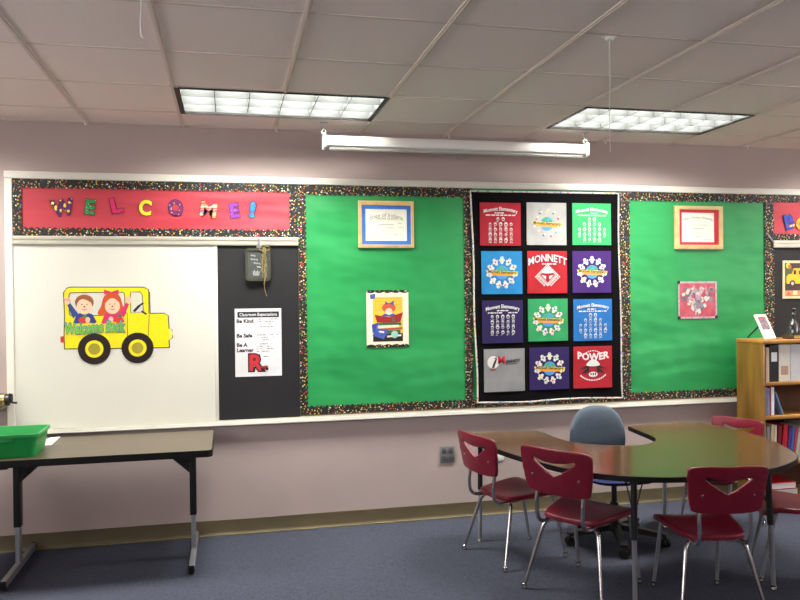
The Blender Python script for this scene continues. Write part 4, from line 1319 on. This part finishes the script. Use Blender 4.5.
chairs = [  # centre x, y, facing angle (deg from +x), label
 (1.735, -.866, 14.0, 'red plastic chair at the left end of the horseshoe table, nearest the wall outlet'),
 (1.912, -1.466, 33.5, 'red plastic chair at the front left, in front of the grey office chair'),
 (2.417, -1.812, 80.0, 'red plastic chair at the front right, whole back towards the viewer'),
 (3.335, -.66, 207.0, 'red plastic chair tucked behind the right arm of the horseshoe table, before the bookcase'),
 (3.20, -1.60, 150.0, 'red plastic chair cut by the right edge of view, only seat and legs showing')]
proto = make_chair()
for i, (x, y_, a, lb) in enumerate(chairs):
    o = proto if i == 0 else copy_tree(proto)
    o.location = (x, y_, 0)
    o.rotation_euler = (0, 0, radians(a - 90))
    if i == 3:
        o.scale = (.92, .92, .92)           # a smaller size of the same chair
    if i == 2:
        o.scale = (.965, .965, 1.002)
    if i == 1:
        o.scale = (1.045, 1.045, 1.045)
    tag(o, lb, 'chair', chair_groups)

# ------------------------------------------------------------------ office chair behind the table
OX, OY = 2.45, -.80
e = empty('office_chair', (OX, OY, 0), 'blue-grey upholstered swivel office chair in the cutout of the horseshoe table', 'chair')
def back_fn(u, v, k):
    # rounded pad in polar coordinates
    a = 2 * pi * u
    n = 2.6
    cx_, sz_ = cos(a), sin(a)
    rr_ = (abs(cx_) ** n + abs(sz_) ** n) ** (-1 / n)
    px = .205 * rr_ * cx_ * v
    pz = .19 * rr_ * sz_ * v
    px *= 1.0 + .10 * (-pz / .19) * (1 if pz < 0 else 1)
    puff = .035 * math.sqrt(max(0, 1 - v ** 3))
    y = .235 + .05 * (pz + .19) - .35 * px * px * -1 * 0 - .5 * px * px + (puff if k else -puff)
    return Vector((OX + px, OY + y, .668 + pz))
mb = MB()
mb.grid(back_fn, 48, 10, th=True)
mb.build('backrest', m_fab, e, smooth=80)
mb = MB()
def seat_fn(u, v, k):
    a = 2 * pi * u
    n = 3.2
    rr_ = (abs(cos(a)) ** n + abs(sin(a)) ** n) ** (-1 / n)
    px, py = .24 * rr_ * cos(a) * v, .225 * rr_ * sin(a) * v
    puff = .038 * math.sqrt(max(0, 1 - v ** 4))
    return Vector((OX + .01 + px, OY - .02 + py, .445 + (puff if k == 0 else -puff)))
mb.grid(seat_fn, 48, 10, th=True)
mb.build('seat', m_navy, e, smooth=80)
mb = MB().tube(smooth_path([(OX, OY + .05, .40), (OX, OY + .22, .40), (OX, OY + .30, .46), (OX, OY + .285, .62)], 5), .018, 10)
mb.box(OX - .05, OX + .05, OY + .26, OY + .285, .52, .68, bev=.006)
mb.build('back_bracket', m_blackm, e)
mb = MB().lathe([(.028, .09), (.028, .26), (.018, .262), (.018, .40), (.06, .402), (.06, .41)], (OX, OY, 0), 18)
mb.build('gas_lift', m_blackm, e)
base = MB()
base.lathe([(.05, .075), (.055, .085), (.05, .125), (.03, .135)], (OX, OY, 0), 20)
cast = []
for k in range(5):
    a = radians(180 + 72 * k)
    X = Matrix.Translation((OX, OY, 0)) @ Matrix.Rotation(a, 4, 'Z')
    base.poly([[(.03, .085), (.03, .125), (.30, .092), (.325, .086), (.325, .068), (.28, .066)]], .05, lambda u, v, w: X @ Vector((u, w - .025, v)))
base.build('star_base', m_blackm, e)
for k in range(5):
    a = radians(180 + 72 * k)
    X = Matrix.Translation((OX + .315 * cos(a), OY + .315 * sin(a), .029)) @ Matrix.Rotation(a + 1.1 * k, 4, 'Z')
    mb = MB()
    for q in (-1, 1):
        mb.lathe([(.012, -.009), (.028, -.009), (.029, -.004), (.029, .004), (.028, .009), (.012, .009)], (0, 0, 0), 18, X=X @ Matrix.Translation((0, q * .014, 0)) @ Matrix.Rotation(pi / 2, 4, 'X'))
    mb.tube([X @ Vector((0, -.02, 0)), X @ Vector((0, .02, 0))], .006, 8)
    mb.tube([X @ Vector((0, 0, .0)), X @ Vector((0, 0, .042))], .008, 8)
    mb.build('caster', m_rubber, e)

# ------------------------------------------------------------------ bookcase
bx, bxr, bf, bb = 3.900, 4.83, -.385, -.085
e = empty('bookcase', ((bx + bxr) / 2, (bf + bb) / 2, 0), 'honey oak open bookcase standing against the wall at the right edge', 'bookcase')
for x in (bx, bxr - .022):
    MB().box(x, x + .022, bf, bb, 0, 1.235, bev=.002).build('side_panel', m_oak, e)
MB().box(bx - .004, bxr + .004, bf - .006, bb, 1.235, 1.262, bev=.004).build('top_board', m_oakh, e)
SH = [.945, .690, .345, .075]
for z in SH:
    MB().box(bx + .022, bxr - .022, bf + .004, bb - .006, z - .026, z, bev=.002).build('shelf', m_oakh, e)
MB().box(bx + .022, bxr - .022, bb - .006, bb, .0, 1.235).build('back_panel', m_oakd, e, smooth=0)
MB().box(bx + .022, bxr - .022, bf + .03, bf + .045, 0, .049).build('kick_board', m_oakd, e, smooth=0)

def book(x, z, t, h, d, rgb, label, tilt=0.0, binder=False, spine=None, yf=bf + .025, group='books on the bookcase shelves', band=None):
    """upright book, spine to the room; tilt leans its top to the left (-) or right (+)"""
    nm = 'ring_binder' if binder else 'book'
    e = empty(nm, (x, yf, z + .001 + max(0, t * sin(tilt))), label, 'binder' if binder else 'book', group)
    e.rotation_euler = (0, tilt, 0)
    cov = flat(rgb, .45)
    mb = MB()
    c_ = .003 if not binder else .004
    mb.box(0, c_, .0, d, 0, h); mb.box(t - c_, t, 0, d, 0, h)
    mb.box(0, t, -.003, c_ - .003 + .002, 0, h, bev=.0015)
    mb.build('cover', cov, e, local=True, smooth=0)
    MB().box(c_, t - c_, c_, d - .004, .003, h - .005).build('pages', m_paper, e, local=True, smooth=0)
    if spine:
        z0, z1, col = spine
        MB().box(t * .18, t * .82, -.0042, -.0028, h * z0, h * z1).build('spine_label', flat(col, .4), e, local=True, smooth=0)
    return e
x = bx + .0235
z = SH[0]
T = [(.020, .262, .22, (124, 26, 30), 'dark red slim book at the left end of the top shelf', None, False),
     (.030, .260, .23, (196, 176, 150), 'beige book between the dark red book and the black binder, top shelf', None, False),
     (.078, .278, .235, (14, 14, 16), 'black ring binder with white spine label on the top shelf', (.55, .80, (220, 220, 222)), True),
     (.098, .280, .235, (206, 204, 192), 'cream white ring binder right of the black binder on the top shelf', (.18, .42, (176, 140, 120)), True),
     (.095, .278, .235, (196, 194, 198), 'pale grey ring binder at the right edge of view on the top shelf', None, True)]
for t, h, d, rgb, lb, sp, bi in T:
    book(x, z, t, h, d, rgb, lb, 0, bi, sp, group='binders and books on the top shelf')
    x += t + .003
x = bx + .0235; z = SH[1]
for t, h, d, rgb, lb in [(.014, .200, .2, (46, 46, 66), 'dark navy thin book at the left end of the middle shelf'),
                         (.020, .215, .21, (116, 122, 156), 'blue-grey book second from left on the middle shelf'),
                         (.016, .205, .2, (150, 140, 176), 'lilac thin book third from left on the middle shelf'),
                         (.010, .215, .2, (150, 56, 60), 'thin dull red book beside the white one on the middle shelf'),
                         (.026, .215, .2, (226, 226, 230), 'white book fifth from left on the middle shelf')]:
    book(x, z, t, h, d, rgb, lb, group='books on the middle shelf')
    x += t + .002
book(x + .072, z, .012, .185, .2, (104, 128, 160), 'grey-blue book leaning against the white book on the middle shelf', -.38, group='books on the middle shelf')
x = bx + .0235; z = SH[2]
for t, h, rgb, lb, tl_, sp in [(.018, .270, (222, 220, 214), 'white book at the left end of the lower shelf', 0, None),
                          (.030, .262, (140, 140, 142), 'grey book second from left on the lower shelf', 0, None),
                          (.022, .272, (226, 214, 186), 'cream book with speckled spine third on the lower shelf', .03, (.1, .9, (216, 180, 130))),
                          (.018, .270, (218, 206, 180), 'cream book beside the dark red book on the lower shelf', .03, None),
                          (.030, .262, (110, 16, 30), 'dark red book on the lower shelf', .06, None),
                          (.040, .268, (182, 24, 40), 'bright red thick book with white base label on the lower shelf', .10, (.05, .24, (232, 222, 220))),
                          (.024, .250, (86, 52, 128), 'purple book right of the bright red one on the lower shelf', .12, None),
                          (.018, .252, (50, 110, 170), 'blue thin book on the lower shelf', .12, None),
                          (.016, .245, (196, 60, 90), 'pinkish red thin book on the lower shelf', .13, None),
                          (.024, .250, (190, 186, 170), 'pale grey leaning book on the lower shelf', .15, None),
                          (.022, .246, (206, 196, 160), 'pale tan leaning book, last of the leaning row on the lower shelf', .17, None)]:
    book(x + h * 0, z, t, h, .2, rgb, lb, tl_, False, sp, group='books on the lower shelf')
    x += t / cos(tl_) + .0065
book(x + .042, z, .060, .272, .24, (150, 152, 150), 'grey ring binder at the right edge of the lower shelf', 0, True, None, group='books on the lower shelf')
# flat stack on the bottom shelf
z = SH[3]
def flat_book(x0, x1, y0, y1, z0, t, rgb, label):
    e = empty('book', ((x0 + x1) / 2, (y0 + y1) / 2, z0), label, 'book', 'books lying on the bottom shelf')
    mb = MB().box(x0, x1, y0, y1, z0 + .0005, z0 + .004).box(x0, x1, y0, y1, z0 + t - .004, z0 + t).box(x0, x0 + .004, y0, y1, z0 + .0005, z0 + t)
    mb.build('cover', flat(rgb, .4), e, smooth=0)
    MB().box(x0 + .004, x1 - .004, y0 + .003, y1 - .003, z0 + .004, z0 + t - .004).build('pages', m_paper, e, smooth=0)
flat_book(3.95, 4.22, bf + .02, bf + .25, z, .055, (60, 60, 70), 'dark grey book lying at the bottom of the flat stack, bottom shelf')
flat_book(3.95, 4.20, bf + .015, bf + .245, z + .055, .05, (178, 22, 34), 'red book lying flat on the stack, bottom shelf of the bookcase')

# things on top of the bookcase
TB = 1.262
e = empty('framed_picture', (3.98, -.30, TB), 'small white framed picture leaning back on its easel on the bookcase', 'photo frame')
X = Matrix.Translation((4.045, -.29, TB + .004)) @ Matrix.Rotation(radians(15), 4, 'Z') @ Matrix.Rotation(radians(-27), 4, 'X')
def at(mb_):
    for v in mb_.bm.verts: v.co = X @ v.co
    return mb_
at(MB().box(-.066, .066, -.006, .006, 0, .205, bev=.002)).build('frame', m_cert, e)
at(MB().box(-.045, .045, -.0072, -.005, .075, .185)).build('picture', mat('small_picture', (150, 130, 140), .4, noise=(45, (70, 50, 60), 2)), e, smooth=0)
mb = at(MB().box(-.040, .040, -.0080, -.0070, .168, .183))
mb.build('title_strip', flat((176, 60, 60)), e, smooth=0)
mb = MB(); rr = random.Random(3)
for k in range(4): dashes(mb, -.034, .034, .02 + .012 * k, .004, -.0062, rr)
at(mb).build('caption', flat((150, 140, 120)), e, smooth=0)
mb = MB()
p0 = X @ Vector((0, .008, .14)); 
mb.tube([p0, Vector((p0.x - .055, p0.y + .10, TB + .006))], .006, 8)
mb.build('easel_strut', m_blackm, e)

e = empty('bell_trophy', (4.245, -.30, TB), 'silvery bell-shaped ornament on a wooden base on top of the bookcase', 'ornament')
MB().box(4.19, 4.31, -.34, -.24, TB, TB + .032, bev=.003).build('base', mat('walnut_base', (84, 60, 34), .4, noise=(10, (64, 44, 24))), e)
MB().box(4.215, 4.30, -.3415, -.3398, TB + .006, TB + .028).build('plate', mat('gold_plate', (200, 176, 96), .35, .6, noise=(12, (186, 160, 84))), e, smooth=0)
MB().lathe([(0, .0), (.046, 0), (.047, .012), (.042, .055), (.036, .085), (.022, .108), (.013, .120), (.012, .135), (.017, .145), (.016, .160), (.010, .170), (.008, .176), (.014, .186), (.018, .196), (.014, .206), (0, .210)], (4.243, -.30, TB + .032), 24).build('bell', m_glass, e, smooth=60)
